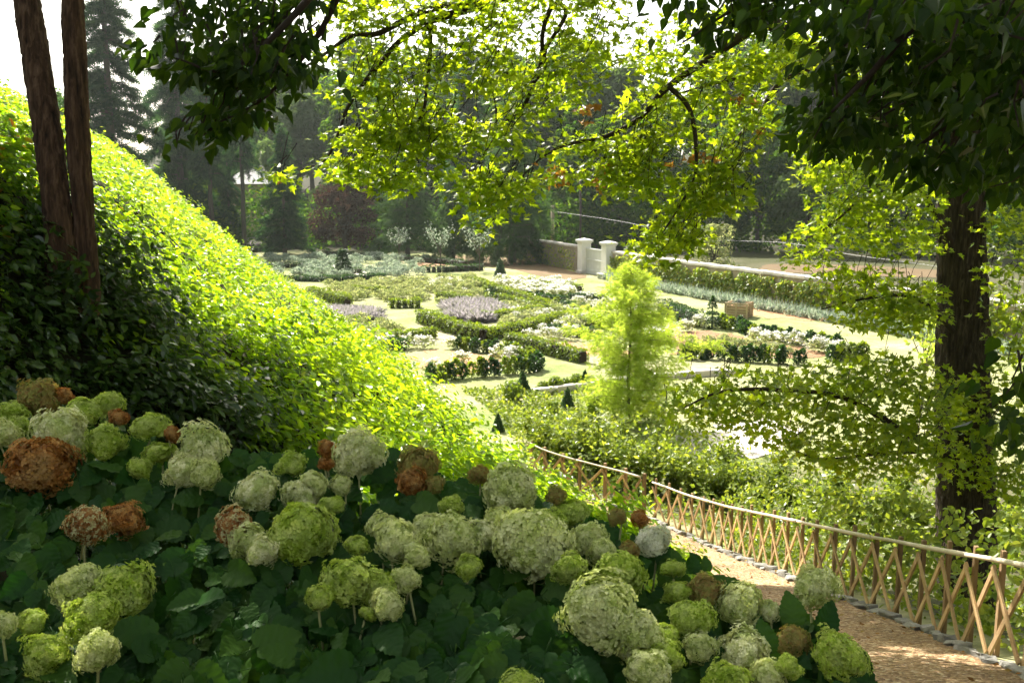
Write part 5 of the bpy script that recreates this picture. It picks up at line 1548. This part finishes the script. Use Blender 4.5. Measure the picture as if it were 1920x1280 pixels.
for pix, lab in (([(721, 655), (774, 653), (802, 653), (847, 654)], 'white rose bush at the back of the wedge shaped bed'), ([(864, 684), (940, 679), (964, 678), (812, 703)], 'white rose bush inside the wedge shaped bed'),
                 ([(994, 637), (1026, 637), (1065, 637)], 'white rose bush on the mulch left of the feathery tree'), ([(1044, 604), (1086, 601), (1100, 606)], 'white rose bush in the parterre centre behind the mulched bed'),
                 ([(1312, 615), (1285, 622), (1346, 614)], 'white rose bush around the tiered topiary'), ([(1419, 641), (1440, 649), (1458, 644), (1492, 648)], 'white rose bush on the mulch below the timber planter'), ([(1531, 660), (1557, 663), (1570, 668)], 'white rose bush at the right end of the right hand bed')):
    for q in pix:
        p = PG(*q); plant('rose_bush', B_rose[int(gp.integers(3))], p[0], p[1], .75 * gp.uniform(.85, 1.2), lab, 'rose bush', lab.replace('white rose bush', 'white roses'), w=1.35)
scatter('sage_bush', B_sage, [(1260, 640), (1330, 632), (1420, 650), (1520, 668), (1400, 668), (1280, 664)], 26, .4, 'tiny pale herb on the mulch of the right hand bed', 'herb', 'herbs on the right hand mulch', w=1.5)
# lavender along the wall foot
wr = [p + (p * 0 + np.array([-.9, -1.2, 0])) for p in WALL_R]
g = np.random.default_rng(83)
mb = MB()
for a, b in zip(wr[:-1], wr[1:]):
    L = np.linalg.norm(b - a); n = int(L * 130)
    Q = a + (b - a) * g.random((n, 1)) + np.array([g.normal(0, .26, n), g.normal(0, .26, n), g.random(n) * .35]).T
    Q[:, 2] = Q[:, 2].clip(0, .6)
    cloud(mb, T_BLADE, Q, rdir(n, 0, g), unit(np.array([0, 0, 1.0]) + g.normal(0, .3, (n, 3))), g.uniform(.4, .75, n), mi=0)
    cloud(mb, T_DIA, Q + (0, 0, .1), rdir(n, .3, g), rdir(n, .8, g), g.uniform(.12, .25, n))
tag(mb.build('lavender_hedge', M_silver), 'grey green lavender hedge along the foot of the creeper wall', 'lavender')

# young pale trees
def young(px, py, h, lab, me=None):
    p = PG(px, py)
    root = thing('young_tree', (p[0], p[1], 0), lab, 'tree', 'young trees of the garden')
    g = np.random.default_rng(int(px))
    mb = MB(); tube(mb, np.array([(p[0], p[1], -.05), (p[0] + .03, p[1], h * .35), (p[0], p[1], h * .62)]), [.06, .05, .035], 7)
    fo = MB()
    for k in range(12):
        a = g.uniform(0, 6.28); e = np.array([math.cos(a) * .28 * h, math.sin(a) * .28 * h, h * g.uniform(.65, 1.0)])
        c = np.array([p[0], p[1], 0]); s0 = c + (0, 0, h * g.uniform(.3, .5))
        tube(mb, np.array([s0, (s0 + c + e) / 2, c + e]), [.025, .018, .008], 4, cap=False)
        m = 26; Q = s0 + (c + e - s0) * g.uniform(.4, 1.05, (m, 1)) + g.normal(0, .05 * h, (m, 3))
        cloud(fo, T_DIA, Q, rdir(m, .4, g), rdir(m, .4, g), g.uniform(.12, .26, m), g=g)
    mb.build('trunk', M_farbark, root); o = fo.build('crown', me or M_silver, root)
young(826, 509, 4.6, 'young pale olive tree before the cedar trunks')
young(899, 509, 4.2, 'young pale olive tree nearest the dark cone')
young(748, 490, 3.6, 'young pale tree at the far lawn edge')
young(1728, 765, 3.6, 'slim green sapling just left of the thick trunk', M_feather)

# feathery bright tree
def feathery():
    p = PG(1178, 790); p[2] = 0
    H = 5.15
    root = thing('feathery_tree', p, 'feathery yellow green young tree standing alone before the beds', 'tree')
    g = np.random.default_rng(91)
    mb = MB(); fo = MB()
    tube(mb, np.array([p + (0, 0, -.1), p + (-.02, 0, 1.5), p + (.03, 0, 3.4), p + (0, 0, H * .97)]), [.07, .05, .03, .008], 8)
    for k in range(120):
        u = .06 + .94 * (k + g.random()) / 120
        z = u * H; L = (1.95 * (1 - u ** 2.2) * min(1, .45 + u * 1.9) + .3) * g.uniform(.45, 1.15)
        a = k * 2.4 + g.normal(0, .4)
        d = np.array([math.cos(a), math.sin(a), 0])
        e = p + (0, 0, z) + d * L + np.array([0, 0, L * g.uniform(-.05, .35)])
        s0 = p + (0, 0, z)
        tube(mb, np.array([s0, (s0 + e) / 2 + (0, 0, .06), e]), [.012, .008, .003], 4, cap=False)
        L *= 1 + .28 * float(N1(np.array([[math.cos(a), math.sin(a), z * .9]]), .9)[0])
        e = s0 + (e - s0) * L / max(np.linalg.norm(e - s0), .1)
        m = int(68 * L) + 14
        t = g.uniform(.15, 1.05, m)
        Q = s0 + (e - s0) * t[:, None] + g.normal(0, .10, (m, 3))
        cloud(fo, T_SPRAY, Q, rdir(m, .5, g), unit(d + g.normal(0, .6, (m, 3)) + np.array([0, 0, -.25])), g.uniform(.13, .26, m), g=g)
    mb.build('trunk', M_farbark, root); o = fo.build('crown', M_feather, root)
feathery()

# wispy shrubs between the fence and the garden
WS = [(960, 836, 78), (985, 850, 74), (1020, 862, 84), (1052, 876, 92), (1085, 884, 88), (1120, 890, 100), (1150, 905, 96), (1185, 915, 92), (1222, 925, 100), (1262, 930, 92), (1300, 940, 84), (1340, 950, 80), (1385, 952, 96), (1430, 962, 84), (1480, 972, 80), (1530, 985, 100), (1590, 1000, 92), (1650, 1010, 110), (1710, 1020, 110), (1880, 1050, 130), (1940, 1030, 150), (1006, 815, 60), (1090, 830, 62), (1160, 850, 60), (1240, 870, 56), (1360, 900, 62), (1460, 920, 60), (1570, 940, 70), (1680, 950, 80)]
names = ['below the bank end', 'behind the open cross braced fence', 'behind the close lattice fence', 'under the low maple branches', 'at the right edge behind the trunk']
for k, (px, py, hpx) in enumerate(WS):
    lab = 'wispy green shrub ' + (names[0] if px < 1000 else names[1] if px < 1230 else names[2] if px < 1440 else names[3] if px < 1800 else names[4])
    # stand it on the slope: march to the ground
    q = hit(px, py)
    if q[0] < xfence(q[1]) + .5 and q[1] < 30:
        q = np.array([float(xfence(q[1])) + .9, q[1], 0])
    h = max(1.3, hpx * q[1] / F * 1.15)
    plant('wispy_shrub', B_wisp[k % 4], q[0], q[1], h, lab, 'shrub', lab.replace('wispy green shrub', 'shrubs'), w=1.15)
# creeper leaves growing through the near fence (part of the planting behind it)
g = np.random.default_rng(95)
mb = MB()
n = 5200
y = 6.4 + 12.5 * g.random(n) ** 1.1
x = xfence(y) + .10 + np.abs(g.normal(0, .35, n))
P = np.stack([x, y, ztoe(y) + 1.35 * g.random(n) ** .8 - .35 * smooth(.2, 1.2, x - xfence(y))], -1)
keep = N2(P, .7) + .5 * N1(P, .3) > -.2
P = P[keep]
cloud(mb, T_OVAL, P, unit(np.array([-.6, -.4, .6]) + g.normal(0, .5, P.shape)), rdir(len(P), -.4, g), g.uniform(.05, .11, len(P)))
tag(mb.build('creeper', M_shrub), 'leafy creeper growing behind and through the close lattice fence', 'creeper', kind='stuff')

mb = MB()
n = 19000
y = 7 + 31 * g.random(n) ** .9
x = xfence(y) + .35 + np.where(y < 24, 9.5, 6.0) * g.random(n) ** 1.2
P0 = np.stack([x, y, 0 * x], -1)
hgt = np.clip(.45 + .6 * N1(P0, 2.0) + .3 * N3(P0, .8), .05, 1.6) * (1 - .75 * smooth(20, 34, y))
P = np.stack([x, y, gz(x, y) + hgt * g.random(n) ** .6], -1)
cloud(mb, T_DIA, P, unit(np.array([0, -.3, .8]) + g.normal(0, .55, P.shape)), rdir(n, .2, g), g.uniform(.07, .15, n) * (1 + y * .01))
tag(mb.build('undergrowth', M_shrub), 'leafy green undergrowth on the slope behind the fence', 'undergrowth', kind='stuff')

# stone kerb
def kerb():
    pts = spline([PG(998, 741), PG(1057, 735), PG(1124, 725), PG(1200, 714), PG(1262, 710), PG(1325, 704), PG(1380, 704)], 12)
    L = np.concatenate([[0], np.cumsum(np.linalg.norm(np.diff(pts, axis=0), axis=1))])
    root = thing('stone_kerb', pts[0], 'low curving pale stone kerb below the beds', 'kerb')
    m = int(L[-1] / .9)
    for k in range(m):
        a = np.array([np.interp(L[-1] * k / m, L, pts[:, i]) for i in range(3)]); b = np.array([np.interp(L[-1] * (k + .985) / m, L, pts[:, i]) for i in range(3)])
        a[2] = b[2] = 0
        mb = MB(); cbox(mb, (a + b) / 2 + (0, 0, .12 + RG.normal(0, .006)), np.linalg.norm(b - a) / 2, .17, .14, frame_along(b - a), RG.random(), ch=.15)
        mb.build('kerb_stone', M_cope, root)
kerb()

# timber planter
def planter():
    p = PG(1385, 594); p[2] = 0
    root = thing('timber_planter', p, 'slatted square timber planter on the dry lawn near the wall', 'planter')
    rz = math.radians(62)
    ax = np.array([(math.cos(rz), math.sin(rz), 0), (-math.sin(rz), math.cos(rz), 0), (0, 0, 1)])
    wx, wy, H = .62, .62, .92
    loc = lambda u, v, z: p + ax[0] * u + ax[1] * v + np.array([0, 0, z])
    for u, v in ((-wx, -wy), (wx, -wy), (wx, wy), (-wx, wy), (0, -wy), (0, wy), (-wx, 0), (wx, 0)):
        mb = MB(); cbox(mb, loc(u * 1.045, v * 1.045, H / 2), .05, .05, H / 2, ax, RG.random(), ch=.1); mb.build('post', M_crate, root)
    for k in range(6):
        z = .09 + k * .152
        for s in (-1, 1):
            mb = MB(); cbox(mb, loc(0, s * wy, z), wx, .018, .052, ax, RG.random()); mb.build('slat', M_crate, root)
            mb = MB(); cbox(mb, loc(s * wx, 0, z), .018, wy - .02, .052, ax, RG.random()); mb.build('slat', M_crate, root)
    mb = MB(); cbox(mb, loc(0, 0, .38), wx - .04, wy - .04, .34, ax); mb.build('soil', M_mulch, root)
    g = np.random.default_rng(97); n = 260
    d = rdir(n, .8, g); P = p + np.array([0, 0, .76]) + d * np.array([.42, .42, .34]) * g.uniform(.5, 1.05, (n, 1))
    mb = MB(); cloud(mb, T_DIA, P, d, rdir(n, .5, g), g.uniform(.10, .2, n), g=g)
    tag(mb.build('planter_bush', M_silver, off=tuple(p)), 'small grey green bush growing in the timber planter', 'bush')
planter()

# ---------------------------------------------------------------- summer haze: one closed box of thin air
def haze(density):
    m, nt, out = newmat('haze')
    v = nd(nt, 'ShaderNodeVolumePrincipled')
    v.inputs['Color'].default_value = (.86, .95, .90, 1)
    v.inputs['Density'].default_value = density
    v.inputs['Anisotropy'].default_value = .35
    nt.links.new(v.outputs[0], out.inputs['Volume'])
    mb = MB()
    box(mb, (0, 120, 32), 320, 190, 33)
    tag(mb.build('haze', m), 'thin pale summer haze filling the valley', 'haze', kind='stuff')
haze(.00016)
